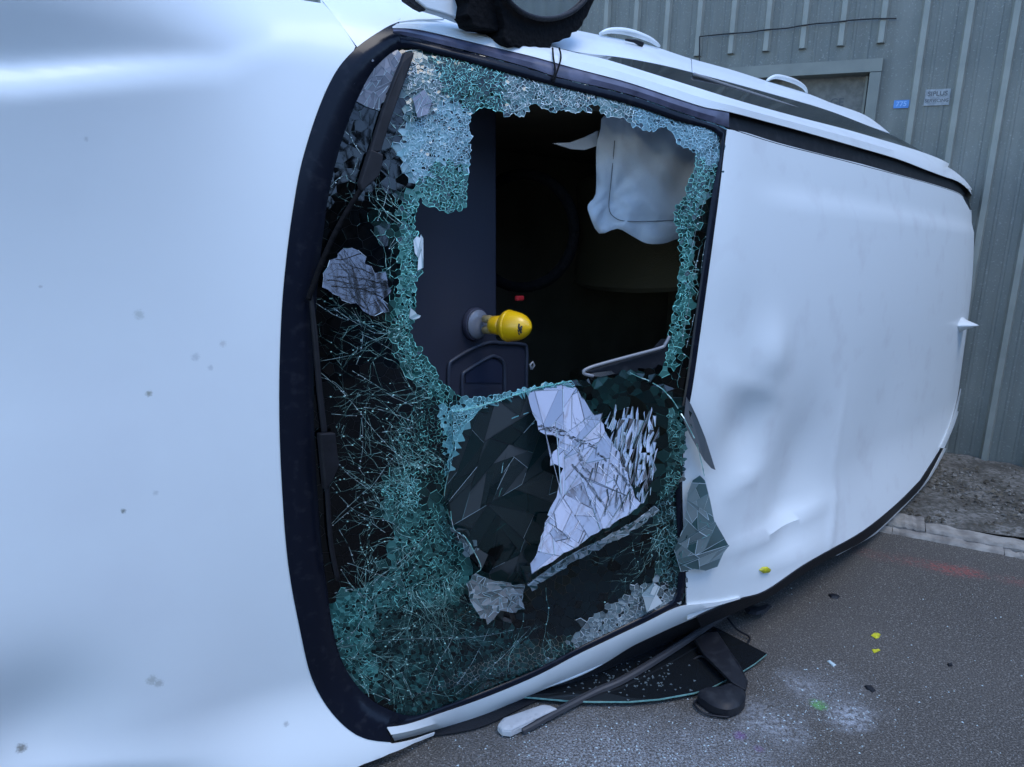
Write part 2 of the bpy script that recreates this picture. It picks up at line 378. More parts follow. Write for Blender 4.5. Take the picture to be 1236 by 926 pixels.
M['asphalt'] = mat('asphalt', (.06, .06, .06), .75, spec=.35, extra=asphalt)
tag(mesh('road', [(-120, -120, 0), (120, -120, 0), (120, 120, 0), (-120, 120, 0)], [(0, 1, 2, 3)], M['asphalt']), kind='structure')

# verge of dirt and gravel between kerb and wall
def verge_mat(m, n, b, tc):
    vec = tc.outputs['Object']
    a1 = N(n, 'ShaderNodeTexNoise'); a1.inputs['Scale'].default_value = 5; a1.inputs['Detail'].default_value = 9; n.links.new(vec, a1.inputs['Vector'])
    a2 = N(n, 'ShaderNodeTexNoise'); a2.inputs['Scale'].default_value = 45; a2.inputs['Detail'].default_value = 6; n.links.new(vec, a2.inputs['Vector'])
    r1 = N(n, 'ShaderNodeMapRange'); r1.inputs[1].default_value = .42; r1.inputs[2].default_value = .62; n.links.new(a1.outputs[0], r1.inputs[0])
    col = mixcol(n, (.10, .092, .082), (.21, .20, .185), r1.outputs[0])
    r2 = N(n, 'ShaderNodeMapRange'); r2.inputs[1].default_value = .40; r2.inputs[2].default_value = .60; n.links.new(a2.outputs[0], r2.inputs[0])
    col = mixcol(n, col, (.055, .055, .045), r2.outputs[0], .75)
    n.links.new(col, b.inputs['Base Color'])
    bp = N(n, 'ShaderNodeBump'); bp.inputs['Strength'].default_value = .8; bp.inputs['Distance'].default_value = .02; n.links.new(a2.outputs[0], bp.inputs['Height']); n.links.new(bp.outputs[0], b.inputs['Normal'])
M['verge'] = mat('dirt_and_gravel', (.12, .11, .1), .95, spec=.2, extra=verge_mat)
KD = np.array(ground(1236, 675) - ground(1041, 638)); KD /= np.linalg.norm(KD); K0 = np.array(ground(1111, 652)); KN = np.array([-KD[1], KD[0], 0])   # KN to the wall
def kerb_pt(s, d, z): return K0 + KD*s + KN*d + np.array([0, 0, z])
vg = []; vf = []; ns, nd = 130, 40
for i in range(ns + 1):
    s = -7 + 14*i/ns
    for j in range(nd + 1):
        p0 = kerb_pt(s, .19, 0); t_ = ((WP - p0) @ WN)/(KN @ WN); p1 = p0 + KN*t_*1.02
        p = p0 + (p1 - p0)*j/nd; z = .020 + .010*math.sin(p[0]*7 + p[1]*3) + .008*math.sin(p[0]*19 - p[1]*23) + random.uniform(-.004, .004)
        vg.append((p[0], p[1], z))
for i in range(ns):
    for j in range(nd): k = i*(nd + 1) + j; vf.append((k, k + nd + 1, k + nd + 2, k + 1))
tag(mesh('verge', vg, vf, M['verge'], smooth=True), kind='structure')
# kerb: a broken concrete strip in two cracked courses
M['kerb'] = mat('weathered_concrete', (.30, .28, .25), .9, noise=(14, (.17, .155, .138), .40, .64), bump=(40, .6))
def kerb_slab(s0, s1, d0, d1, h, seed):
    r = random.Random(seed); n = 16; V = []; F = []
    fr = [d0 + r.uniform(-.004, .004) for _ in range(n + 1)]; bk = [d1 + r.uniform(-.008, .008) for _ in range(n + 1)]
    for i in range(n + 1):
        s = s0 + (s1 - s0)*i/n; z = h + r.uniform(-.004, .004)
        V += [tuple(kerb_pt(s, fr[i], -.02)), tuple(kerb_pt(s, fr[i] + .004, z - .012)), tuple(kerb_pt(s, fr[i] + .014, z)), tuple(kerb_pt(s, bk[i] - .012, z + .004)), tuple(kerb_pt(s, bk[i], z - .008)), tuple(kerb_pt(s, bk[i], -.02))]
    for i in range(n):
        for k in range(5): a = i*6 + k; F.append((a, a + 6, a + 7, a + 1))
    F += [tuple(range(6)), tuple(n*6 + k for k in range(5, -1, -1))]
    return V, F
kerb = empty('kerb', kerb_pt(0, 0, 0)); tag(kerb, kind='structure')
for i, (s0, s1, d0, d1, h) in enumerate([(-5, -2.02, 0, .085, .010), (-2.018, -.12, .0, .082, .010), (-.118, .335, .004, .074, .011), (.337, .52, .0, .062, .009), (.522, 2.4, .01, .06, .009), (2.405, 5, 0, .08, .018),
                                         (-5, -1.5, .088, .20, .024), (-1.495, -.26, .086, .20, .025), (-.255, .02, .086, .25, .026), (.024, .75, .076, .185, .025), (.755, 2.6, .068, .175, .022), (2.605, 5, .084, .19, .024)]):
    V, F = kerb_slab(s0, s1, d0, d1, h, i); kl = kerb_pt(0, 0, 0)
    mesh('concrete_slab', [tuple(np.array(v) - kl) for v in V], F, M['kerb'], kerb, smooth=False)
# gravel and grit lying about
def crumbs(name, n, place, size, m, seed, label):
    r = random.Random(seed); V = []; F = []
    for _ in range(n):
        p = place(r)
        if p is None: continue
        s = size(r); k = len(V); q = [np.array([r.gauss(0, 1), r.gauss(0, 1), r.gauss(0, .6)]) for _ in range(2)]
        e = [np.array(x) for x in [(1, .1, 0), (-.5, .85, 0), (-.45, -.9, 0), (.05, .05, .85)]]
        an = r.uniform(0, 6.28); ca, sa = math.cos(an), math.sin(an); sx, sy = r.uniform(.6, 1.4), r.uniform(.6, 1.4)
        for x in e: V.append((p[0] + s*(x[0]*sx*ca - x[1]*sy*sa), p[1] + s*(x[0]*sx*sa + x[1]*sy*ca), p[2] + s*x[2]*r.uniform(.6, 1.1)))
        F += [(k, k + 2, k + 1), (k, k + 1, k + 3), (k + 1, k + 2, k + 3), (k + 2, k, k + 3)]
    return tag(mesh(name, V, F, m), label, name.replace('_', ' '), kind='stuff')
M['stone'] = mat('grey_pebbles', (.12, .11, .095), .9, noise=(20, (.24, .225, .20), .45, .62))
M['crumb'] = mat('glass_crumbs', (.50, .60, .62), .15, coat=.4)
M['leaf'] = mat('dead_leaf_litter', (.05, .042, .03), .9, noise=(12, (.13, .11, .08), .4, .7))
crumbs('gravel', 5200, lambda r: (lambda p: (p[0], p[1], .022))(kerb_pt(r.uniform(-2, 2.2), .2 + 1.25*r.random()**1.1, 0)), lambda r: .004 + .013*r.random()**3, M['stone'], 3, 'loose grey gravel scattered along the dirt verge by the wall')
crumbs('leaf_litter', 2600, lambda r: (lambda p: (p[0], p[1], .024))(kerb_pt(r.uniform(-2, 2.2), .2 + 1.25*r.random(), 0)), lambda r: .006 + .014*r.random()**2, M['leaf'], 5, 'dark crumbled leaf litter on the dirt verge')
def road_spot(r):
    k = r.random()
    if k < .55: x, y = r.gauss(760, 110), r.gauss(915, 30)
    elif k < .75: x, y = r.gauss(990, 45), r.gauss(850, 28)
    else: x, y = r.uniform(620, 1236), r.uniform(700, 990)
    if y < 700 or y > 1000: return None
    p = ground(x, y)
    if ((p - K0) @ KN) > -.03: return None
    return (p[0], p[1], .0)
crumbs('glass_crumbs', 1700, road_spot, lambda r: .0012 + .003*r.random()**4, M['crumb'], 9, 'tiny crumbs of broken glass on the asphalt beside the van')
crumbs('road_grit', 380, lambda r: (lambda p: (p[0], p[1], 0.) if ((p - K0) @ KN) < -.03 else None)(ground(r.uniform(560, 1236), r.uniform(660, 1000))), lambda r: .0015 + .0035*r.random()**3, M['stone'], 13, 'coarse grey grit scattered over the asphalt')

# ------------------------------------------------------------------ corrugated wall
def streaks(m, n, b, tc):
    src = b.inputs['Base Color'].links[0].from_socket if b.inputs['Base Color'].links else None
    mp_ = N(n, 'ShaderNodeMapping'); mp_.inputs['Scale'].default_value = (16, 16, .55); n.links.new(N(n, 'ShaderNodeNewGeometry').outputs['Position'], mp_.inputs['Vector'])
    nz = N(n, 'ShaderNodeTexNoise'); nz.inputs['Scale'].default_value = 1.0; nz.inputs['Detail'].default_value = 7; n.links.new(mp_.outputs[0], nz.inputs['Vector'])
    mr = N(n, 'ShaderNodeMapRange'); mr.inputs[1].default_value = .45; mr.inputs[2].default_value = .72; n.links.new(nz.outputs[0], mr.inputs[0])
    n2 = N(n, 'ShaderNodeTexNoise'); n2.inputs['Scale'].default_value = 90; n2.inputs['Detail'].default_value = 4; n.links.new(N(n, 'ShaderNodeNewGeometry').outputs['Position'], n2.inputs['Vector'])
    m2 = N(n, 'ShaderNodeMapRange'); m2.inputs[1].default_value = .60; m2.inputs[2].default_value = .70; n.links.new(n2.outputs[0], m2.inputs[0])
    col = mixcol(n, src, (.095, .10, .088), mr.outputs[0], .55); col = mixcol(n, col, (.34, .35, .33), m2.outputs[0], .45); n.links.new(col, b.inputs['Base Color'])
M['steel'] = mat('grey_green_painted_steel', (.180, .188, .166), .5, noise=(3.5, (.135, .147, .133), .35, .65), bump=(180, .15), extra=streaks)
M['steel_lit'] = mat('grey_green_steel_lit', (.260, .270, .238), .42, noise=(5, (.20, .213, .19), .4, .65))  # same paint as the pans, lightened for the sky light on the ribs
M['frame'] = mat('door_frame_steel', (.19, .202, .178), .5, noise=(6, (.15, .162, .146), .4, .65))
M['doorleaf'] = mat('dark_grey_door', (.135, .137, .128), .6, noise=(26, (.19, .19, .178), .40, .62), bump=(70, .6))
wall = empty('warehouse_wall', tuple(wall_pt(0, 0))); wl = wall_pt(0, 0)
tag(wall, 'grey green ribbed steel warehouse wall behind the overturned van', 'wall')
def wl_(P): return [tuple(np.array(p) - wl) for p in P]
SP = .2275; S0 = -.0615
DR, DT = wall_sz(1073, 57)[0] - .02, 2.43; DL = DR - 2.75
HT = 4.6
wall_mesh = {}
def wall_piece(kind, s, z0, z1):
    key = (kind, z0, z1)
    if key not in wall_mesh:
        if kind == 'p':   # flat pan with two shallow swages
            prof = [(0, 0), (.06, 0), (.066, .003), (.078, .003), (.084, 0), (.143, 0), (.149, .003), (.161, .003), (.167, 0), (SP, 0)]
        else:
            prof = [(-.026, .0015), (-.015, .030), (.015, .030), (.026, .0015)]
        V = []; F = []; n = len(prof)
        for z in (z0, z1): V += [tuple(WD*a + WN*d + np.array([0, 0, z])) for a, d in prof]
        for i in range(n - 1): F.append((i, i + 1, i + 1 + n, i + n))
        me = bpy.data.meshes.new('wall_panel' if kind == 'p' else 'rib'); me.from_pydata(V, [], F); me.materials.append(M['steel'] if kind == 'p' else M['steel_lit'])
        wall_mesh[key] = me
    o = bpy.data.objects.new('wall_panel' if kind == 'p' else 'rib', wall_mesh[key]); C.objects.link(o); o.parent = wall; o.location = tuple(WD*s); return o
for k in range(-34, 24):
    s = S0 + k*SP
    inside_door = DL - .06 < s < DR + .02
    wall_piece('r', s, DT + .09 if inside_door else -.03, HT)
    # pans: split round the door opening
    if s + SP < DL - .05 or s > DR: wall_piece('p', s, -.03, HT)
    elif not (s < DR < s + SP): wall_piece('p', s, DT - .02, HT)
    else:
        mesh('wall_panel', wl_([wall_pt(s, DT - .02), wall_pt(s + SP, DT - .02), wall_pt(s + SP, HT), wall_pt(s, HT)]), [(0, 1, 2, 3)], M['steel'], wall)
        if True:
            V = []; F = [(0, 1, 2, 3)]; V = [wall_pt(DR, -.03), wall_pt(s + SP, -.03), wall_pt(s + SP, DT - .02), wall_pt(DR, DT - .02)]
            mesh('wall_panel', wl_(V), F, M['steel'], wall)
# door set back in the wall, with its frame
def wbox(s0, s1, z0, z1, d0, d1):
    V = [wall_pt(s, z, d) for s in (s0, s1) for z in (z0, z1) for d in (d0, d1)]
    return V, [(0, 1, 3, 2), (4, 6, 7, 5), (0, 4, 5, 1), (2, 3, 7, 6), (0, 2, 6, 4), (1, 5, 7, 3)]
FT = .066
fr = join([wbox(DL - .05, DR, DT - .075, DT, -.10, .034), ]); df = mesh('door_frame', wl_(fr[0]), fr[1], M['frame'], wall)
for s0, s1 in ((DR - FT, DR), (DL - .05, DL - .05 + FT)):
    q = wbox(s0, s1, -.03, DT - .077, -.10, .032); mesh('door_jamb', wl_(q[0]), q[1], M['frame'], wall, bevel=.004)
q = wbox(DR - FT - .028, DR - FT - .012, -.03, DT - .082, -.098, -.055); mesh('door_stop', wl_(q[0]), q[1], M['frame'], wall, bevel=.003)
q = wbox(DL + .02, DR - FT + .02, -.03, DT - .03, -.13, -.103); door = mesh('roller_door', wl_(q[0]), q[1], M['doorleaf'], wall)
def text_obj(body, size, m, parent, origin, xdir, ydir, extrude=.0006, name='lettering', bold=0):
    c = bpy.data.curves.new(name, 'FONT'); c.body = body; c.size = size; c.extrude = extrude; c.align_x = 'CENTER'; c.align_y = 'CENTER'; c.offset = bold; c.space_character = 1.02
    t = bpy.data.objects.new(name, c); C.objects.link(t); dg = bpy.context.evaluated_depsgraph_get(); me = bpy.data.meshes.new_from_object(t.evaluated_get(dg)); bpy.data.objects.remove(t)
    me.materials.clear(); me.materials.append(m); o = bpy.data.objects.new(name, me); C.objects.link(o)
    xd = np.array(xdir)/np.linalg.norm(xdir); yd = np.array(ydir)/np.linalg.norm(ydir); zd = np.cross(xd, yd)
    mw = Matrix(((xd[0], yd[0], zd[0], origin[0]), (xd[1], yd[1], zd[1], origin[1]), (xd[2], yd[2], zd[2], origin[2]), (0, 0, 0, 1)))
    if parent: o.parent = parent
    o.matrix_local = mw
    return o
M['ink'] = mat('black_ink', (.03, .032, .035), .6); M['greyink'] = mat('grey_ink', (.10, .105, .115), .6)
sx, sz = wall_sz(1010, 124, -.10)
text_obj('GE', .068, M['greyink'], wall, wall_pt(sx, sz, -.101) - wl, WD, (0, 0, 1), bold=.001)
# small signs fixed to the wall
M['bluesign'] = mat('blue_sign_face', (.05, .20, .55), .4, noise=(40, (.07, .25, .6), .4, .6))
M['whitesign'] = mat('weathered_white_sign', (.34, .36, .37), .6, noise=(50, (.24, .26, .27), .4, .62))
M['bluelight'] = mat('pale_blue_ink', (.25, .45, .75), .5)
def sign(name, x0, y0, x1, y1, m, label):
    s0, z1 = wall_sz(x0, y0); s1, z0 = wall_sz(x1, y1); zc = (z0 + z1)/2; e = empty(name, wall_pt((s0 + s1)/2, zc, .004))
    tag(e, label, 'sign'); hw, hh = abs(s1 - s0)/2, abs(z1 - z0)/2
    V = [tuple(WD*a + np.array([0, 0, b]) + WN*d) for a in (-hw, hw) for b in (-hh, hh) for d in (-.003, .004)]
    mesh('plate', V, [(0, 1, 3, 2), (4, 6, 7, 5), (0, 4, 5, 1), (2, 3, 7, 6), (0, 2, 6, 4), (1, 5, 7, 3)], m, e); return e, hw, hh
e, hw, hh = sign('blue_sign', 1079.5, 121.5, 1096.5, 130.5, M['bluesign'], 'small bright blue sign right of the door frame')
text_obj('775', hh*1.7, M['bluelight'], e, WN*.0045, WD, (0, 0, 1), bold=.0006)
e, hw, hh = sign('white_sign', 1117.5, 108.5, 1145, 127, M['whitesign'], 'faded white notice with two lines of print on the ribbed wall')
text_obj('SIPLUS', hh*.78, M['greyink'], e, WN*.0045 + np.array([0, 0, hh*.42]), WD, (0, 0, 1), bold=.0008)
text_obj('SERVICING', hh*.55, M['greyink'], e, WN*.0045 - np.array([0, 0, hh*.42]), WD, (0, 0, 1), bold=.0004)
# thin cable clipped along the wall above the door
cp = []
for (x, y) in [(844.5, 75), (844.5, 60), (844.5, 44), (860, 42.5), (880, 41), (905, 39), (925, 36.5), (950, 34), (968, 31), (985, 28.5), (1005, 27), (1030, 24), (1055, 22.5), (1082, 22.5)]:
    s_, z_ = wall_sz(x, y, .034); cp.append(wall_pt(s_, z_ + random.uniform(-.002, .002), .036))
cb = tube([p - cp[0] for p in cp], .0042, 6); cbo = mesh('cable', cb[0], cb[1], M['rubber']); cbo.location = cp[0]
tag(cbo, 'thin dark cable stapled across the wall ribs above the door', 'cable')

# ------------------------------------------------------------------ across the street, behind the camera: dark terrace added for the glass to mirror, and bare trees
M['brick'] = mat('dark_brick', (.11, .085, .07), .9, noise=(6, (.07, .055, .05), .4, .6), bump=(30, .5))
M['slate'] = mat('slate_roof', (.05, .052, .06), .7)
M['bark'] = mat('dark_bark', (.035, .03, .026), .95)
M['hedge'] = mat('evergreen_leaves', (.025, .045, .02), .8, noise=(8, (.05, .09, .03), .5, .7))
hd = np.array([.72, -.69, 0]); hr = np.array([.69, .72, 0])
hc = np.array([0, 0, 0]) + hd*11
house = empty('added_terrace', tuple(hc)); tag(house, 'unseen long dark brick terrace added behind the viewer to darken the glass reflections', 'building')
RM = np.array([hr, -hd, [0, 0, 1]]).T
q = box(-1*hd*-3.2 + np.array([0, 0, 2.6]), (30, 6, 5.2), RM); mesh('wall', q[0], q[1], M['brick'], house)
rp = [hr*sx_*15.3 + hd*dd + np.array([0, 0, z]) for sx_ in (-1, 1) for dd, z in ((-.2, 5.15), (3.2, 6.2), (6.6, 5.15))]
mesh('roof', rp, [(0, 3, 4, 1), (1, 4, 5, 2), (0, 1, 2), (3, 5, 4), (0, 2, 5, 3)], M['slate'], house)
for k in range(9):
    for z in (1.5, 3.9):
        q = box(hr*(-13.2 + 3.3*k) + hd*.16 + np.array([0, 0, z]), (1.1, .08, 1.3), RM); mesh('window', q[0], q[1], M['tailglass'], house)
def bare_tree(name, loc, h, seed, label):
    r = random.Random(seed); e = empty(name, loc); tag(e, label, 'tree', 'bare trees across the street'); tr_, br = [], []
    def grow(p, d, L, rad, lev):
        n = 4; pts = [p]; q = p.copy(); dd = d.copy()
        for i in range(n):
            dd = dd + np.array([r.gauss(0, .12), r.gauss(0, .12), r.gauss(.02, .06)]); dd /= np.linalg.norm(dd); q = q + dd*L/n; pts.append(q.copy())
        (tr_ if lev == 0 else br).append(tube(pts, [rad*(1 - .45*i/n) for i in range(n + 1)], 5 if lev < 2 else 3, False))
        if lev >= 5: return
        for i in range(2 if lev else 5):
            k = r.randint(2, n) if lev else r.randint(2, n); ax = np.array([r.gauss(0, 1), r.gauss(0, 1), r.gauss(.25, .4)]); ax /= np.linalg.norm(ax)
            nd_ = dd*.75 + ax*.75; nd_ /= np.linalg.norm(nd_); grow(pts[k], nd_, L*r.uniform(.6, .8), rad*.5, lev + 1)
        if lev: grow(pts[-1], dd, L*.75, rad*.55, lev + 1)
    grow(np.zeros(3), np.array([0, 0, 1.]), h*.33, h*.022, 0)
    v, f_ = join(tr_); mesh('trunk', v, f_, M['bark'], e, smooth=True); v, f_ = join(br); mesh('branches', v, f_, M['bark'], e)
bare_tree('bare_tree', tuple(hd*7 + hr*-1.2), 8.5, 3, 'tall leafless tree across the street, nearest the middle of the terrace')
bare_tree('bare_tree', tuple(hd*7.5 + hr*3.2), 7.5, 5, 'shorter leafless tree across the street, nearer the warehouse end')
bare_tree('bare_tree', tuple(hd*8 + hr*-6.5), 8, 8, 'leafless tree across the street, far from the warehouse')

# ================================================================== THE VAN
van = empty('van'); tag(van, 'white van lying on its side with a smashed windscreen facing the street', 'van')
vb = loc2world((0, 0, BASE_V))
van.matrix_world = Matrix(((VA[0], VV[0], VU[0], vb[0]), (VA[1], VV[1], VU[1], vb[1]), (VA[2], VV[2], VU[2], vb[2]), (0, 0, 0, 1)))
def VL(P): P = np.asarray(P); return np.c_[P[:, 0], P[:, 2] - BASE_V, P[:, 1]]
def safe(px, P, z=.006):              # nothing sinks into the road
    Wd = loc2world(P); bad = Wd[:, 2] < z; P = P.copy()
    for i in np.where(bad)[0]:
        d = rays([px[i]])[0]; P[i] = world2loc((CAM + d*((z - CAM[2])/d[2]))[None])[0]
    return P
f_prof = lambda a, v: np.interp(a, _xa, _pa)
def skin_av(name, outline, m, parent=van, step=.035, lift=0., solid=.004, smooth=True):
    V, F = fill(outline, step); P = np.c_[V[:, 0], f_van(V[:, 0], V[:, 1]) + lift, V[:, 1]]
    # local frame (a, v, u) is right handed, so counter-clockwise in (a, v) faces up through the roof
    return mesh(name, VL(P), F, m, parent, smooth=smooth, solid=solid)
def skin_px(name, outline, m, parent=van, step=.03, lift=0., solid=.004, smooth=True):
    P = hit(outline, lift); return skin_av(name, P[:, [0, 2]], m, parent, step, lift, solid, smooth)
def even(px, n):
    px = np.asarray(px, float); d = np.r_[0, np.cumsum(np.linalg.norm(np.diff(px, axis=0), axis=1))]
    t = np.linspace(0, d[-1], n); return np.c_[np.interp(t, d, px[:, 0]), np.interp(t, d, px[:, 1])]
def loft(name, rows, m, parent=van, n=60, solid=.003, smooth=True, closed=False, flip=False):
    """rows: (pixel polyline, lift, surface) read off the photograph and set on the body; or ready (n,3) van coordinates"""
    R = []
    for r in rows:
        if isinstance(r, np.ndarray): R.append(r)
        else: e = even(spline(r[0], 5), n); R.append(safe(e, hit(e, r[1], r[2] if len(r) > 2 else f_van)))
    V = np.vstack(R); F = []
    for i in range(len(R) - 1):
        for k in range(n if closed else n - 1):
            a, b_ = i*n + k, i*n + (k + 1) % n; q = (a, b_, b_ + n, a + n); F.append(q[::-1] if flip else q)
    return mesh(name, VL(V), F, m, parent, smooth=smooth, solid=solid)

COWL = [(430, 58), (412, 77), (398, 100), (385, 130), (373, 165), (362, 205), (354, 250), (347, 300), (341, 360), (338, 420), (337, 480), (338, 540), (341, 600), (345, 655), (351, 703), (362, 760), (373, 809), (387, 841), (405, 866), (425, 884), (445, 893), (470, 896)]
COWL_TOP = [(482, 26), (470, 31), (458, 38), (444, 47), (430, 58)]
GAP = [(387, 0), (409, 29), (430, 58)]

# ---- bonnet
cw = hit(spline(COWL, 4)); gp = hit([(430, 58), (409, 29), (387, 0)]); tip = hit([(474, 898), (500, 893), (525, 884.5), (523, 888), (500, 897), (470, 910), (440, 922), (420, 931)])
av = lambda P: [(float(p[0]), float(p[2])) for p in P]
g0, g1 = np.array(av(gp)[0]), np.array(av(gp)[-1]); gd = (g1 - g0)/np.linalg.norm(g1 - g0)
g2 = g1 + gd*max(.01, (.86 - g1[1])/max(gd[1], .15)); g2[1] = min(g2[1], .88)
low = av(tip); lv = min(p[1] for p in low)
hood_outline = resample([tuple(g0 + (g1 - g0)*.03)] + [tuple(g1), tuple(g2), (-2.35, min(g2[1], .88)), (-2.55, .4), (-2.6, 0), (-2.55, -.4), (-2.4, lv - .02)] + low[::-1] + av(cw)[::-1][:-1], .02, True)
def ccw(P):
    P = np.asarray(P); x, y = P[:, 0], P[:, 1]; return P if np.sum(x*np.roll(y, -1) - np.roll(x, -1)*y) > 0 else P[::-1]
hood = skin_av('hood', ccw(hood_outline), M['paint'], step=.011, solid=.004)
# ---- upper front wing beyond the bonnet gap
wing_px = [(388.5, 0), (410.5, 28), (431.5, 57)] + COWL_TOP[::-1][1:] + [(505, 23), (536, 23), (514, 12), (488, -6)]
wp_ = av(hit(wing_px)); ofs = gd*0
wing = skin_av('front_wing', ccw(resample(wp_ + [(wp_[-1][0] - .05, .93), (g2[0] + .004, .93), (g2[0] + .004, g2[1] + .003)], .03, True)), M['paint2'], step=.022)
# dark channel seen down the gap
gq = tube([VL(hit([p], -.012))[0] for p in [(387, -8), (409, 28.5), (431, 59)]], .003, 6); mesh('panel_gap', gq[0], gq[1], M['black'], van)

# ---- windscreen border (black printed band)
TOPIN = [(482, 41), (530, 54), (583, 68), (640, 84), (675, 95), (755, 114), (816, 135), (876, 155)]
HEAD = [(877, 157), (868, 235), (857, 318), (846, 398), (836, 468), (828, 512), (824, 560), (824, 610), (826, 660), (828, 700), (822, 730)]
LOWIN = [(779, 753), (724, 779), (693, 794), (647, 818), (585, 844), (531, 863), (492, 876), (470, 881)]
outer = np.vstack([spline(TOPIN, 4), spline(HEAD, 4), spline(LOWIN, 4), spline([(470, 896)] + COWL[::-1][1:] + COWL_TOP[::-1][1:], 4)])
INNER = [(486, 58), (530, 66), (583, 80), (640, 96), (675, 105), (755, 125), (816, 146), (868, 165), (859, 235), (848, 318), (837, 398), (827, 468), (819, 512), (815, 560), (816, 610), (818, 660), (818, 700), (812, 724),
         (775, 744), (724, 769), (693, 784), (647, 808), (585, 834), (531, 854), (500, 864), (470, 857), (440, 838), (416, 805), (403, 765), (394, 705), (387, 645), (382, 575), (379, 505), (379, 430), (382, 360), (388, 300), (396, 240), (407, 190), (421, 145), (440, 102), (458, 76)]
nb = 220
def loop_even(P, n, start):
    P = np.asarray(P, float); k = int(np.argmin(np.linalg.norm(P - np.array(start), axis=1))); P = np.vstack([P[k:], P[:k + 1]]); return even(P, n + 1)[:-1]
corners = [((482, 41), (486, 58)), ((877, 157), (868, 165)), ((822, 730), (812, 724)), ((470, 896), (485, 862)), ((338, 480), (379, 480)), ((430, 58), (452, 84))]
def seg(P, c0, c1, n):
    P = np.asarray(P, float); a = int(np.argmin(np.linalg.norm(P - np.array(c0), axis=1))); b_ = int(np.argmin(np.linalg.norm(P - np.array(c1), axis=1)))
    Q = P[a:b_ + 1] if b_ > a else np.vstack([P[a:], P[:b_ + 1]]); return even(Q, n + 1)[:-1]
inner = spline(INNER, 4, True); RO, RI = [], []
for i in range(len(corners)):
    a, b_ = corners[i], corners[(i + 1) % len(corners)]; RO.append(seg(outer, a[0], b_[0], 36)); RI.append(seg(inner, a[1], b_[1], 36))
RO, RI = np.vstack(RO), np.vstack(RI); nb = len(RO)
rows = [hit(RO, .002), hit(RO*.7 + RI*.3, .004), hit(RI, .003), hit(RI, -.004)]
ws = loft('windscreen', rows, M['frit'], van, n=nb, closed=True, solid=0, smooth=True)
# black cowl gutter closing the slit between bonnet and border
cg = np.vstack([spline(COWL_TOP, 4), spline(COWL, 4)[1:]]); P0 = hit(cg, -.012)
gq = tube(list(VL(P0)), .009, 6); mesh('cowl_seal', gq[0], gq[1], M['rubber'], van, smooth=True)

# ---- roof
ROOF_TOP = [(900, 160), (938, 172), (995, 187), (1040, 198), (1082, 210), (1125, 222), (1157, 233), (1165, 243), (1175, 262)]
ROOF_REAR = [(1181, 278), (1180.5, 330), (1173, 400), (1164, 450), (1151, 505), (1135, 541)]
ROOF_LOW = [(1110, 580), (1082, 608), (1041, 641), (995, 667), (966, 684), (923, 713), (893, 722), (863, 733), (830, 748)]
ro = np.vstack([spline([(878, 156)] + ROOF_TOP, 4), spline(ROOF_REAR, 4), spline(ROOF_LOW, 4), spline(HEAD[::-1], 4)[4:-1]])
rp_ = hit(ro, 0); rp_ = safe(ro, rp_, .012); rav = ccw(rp_[:, [0, 2]])
roof = skin_av('roof', resample(rav, .04, True), M['paint2'], step=.028, solid=.005)
# ---- grey screen moulding running into the black roof channel, upper side
ST_T = [(474, 34.5), (490, 34), (530, 42), (583, 54.5), (640, 68), (678, 78), (755, 99), (816, 119), (851, 130), (880, 136)]
ST_B = [(476, 41), (490, 43), (530, 53), (583, 66), (640, 82), (675, 93.5), (755, 112.5), (816, 133.5), (851, 145), (880, 154)]
mid = lambda A_, B_: [tuple(x) for x in (even(spline(A_, 5), 40) + even(spline(B_, 5), 40))/2]
loft('windscreen_moulding', [(ST_B, .001), (mid(ST_B, ST_T), .008), (ST_T, .003), (ST_T, -.02)], M['mould'], flip=False)
CH_T = [(880, 135.5), (935, 150), (995, 166), (1082, 192), (1130, 210), (1157, 220), (1171, 233), (1177, 254), (1180, 275)]
CH_B = [(880, 154.5), (938, 173), (995, 187.5), (1082, 210.5), (1125, 222.5), (1157, 233.5), (1165, 243), (1175, 262), (1179, 278)]
loft('roof_channel', [(CH_B, .001), (CH_B, -.012), (CH_T, -.012), (CH_T, .004)], M['black'])
# ---- white pillar and side rail, upper side
RL_T = [(482, 25), (505, 22.5), (536, 23), (560, 28), (600, 40), (640, 50), (700, 65), (732, 72), (797, 92), (845, 107), (880, 118), (918, 129), (966, 142), (1024, 157), (1082, 174), (1111, 183), (1139, 194), (1160, 208), (1174, 225), (1181, 240), (1183, 275)]
RL_B = [(474, 34), (500, 35), (530, 41), (560, 48.5), (600, 58), (640, 67.5), (700, 84), (755, 98.5), (816, 118.5), (851, 129.5), (880, 135), (935, 149.5), (970, 159), (1024, 174.5), (1082, 191.5), (1115, 204), (1139, 213), (1157, 219.5), (1171, 232.5), (1177, 253), (1180, 275)]
loft('side_rail', [(RL_B, -.012), (RL_B, .006), (mid(RL_B, RL_T), .010), (RL_T, -.03)], M['paint2'], n=110)
# fine black seam lines along the rail
seam = [(640, 49), (700, 65), (755, 80), (797, 94), (845, 110), (900, 130), (895, 130)]
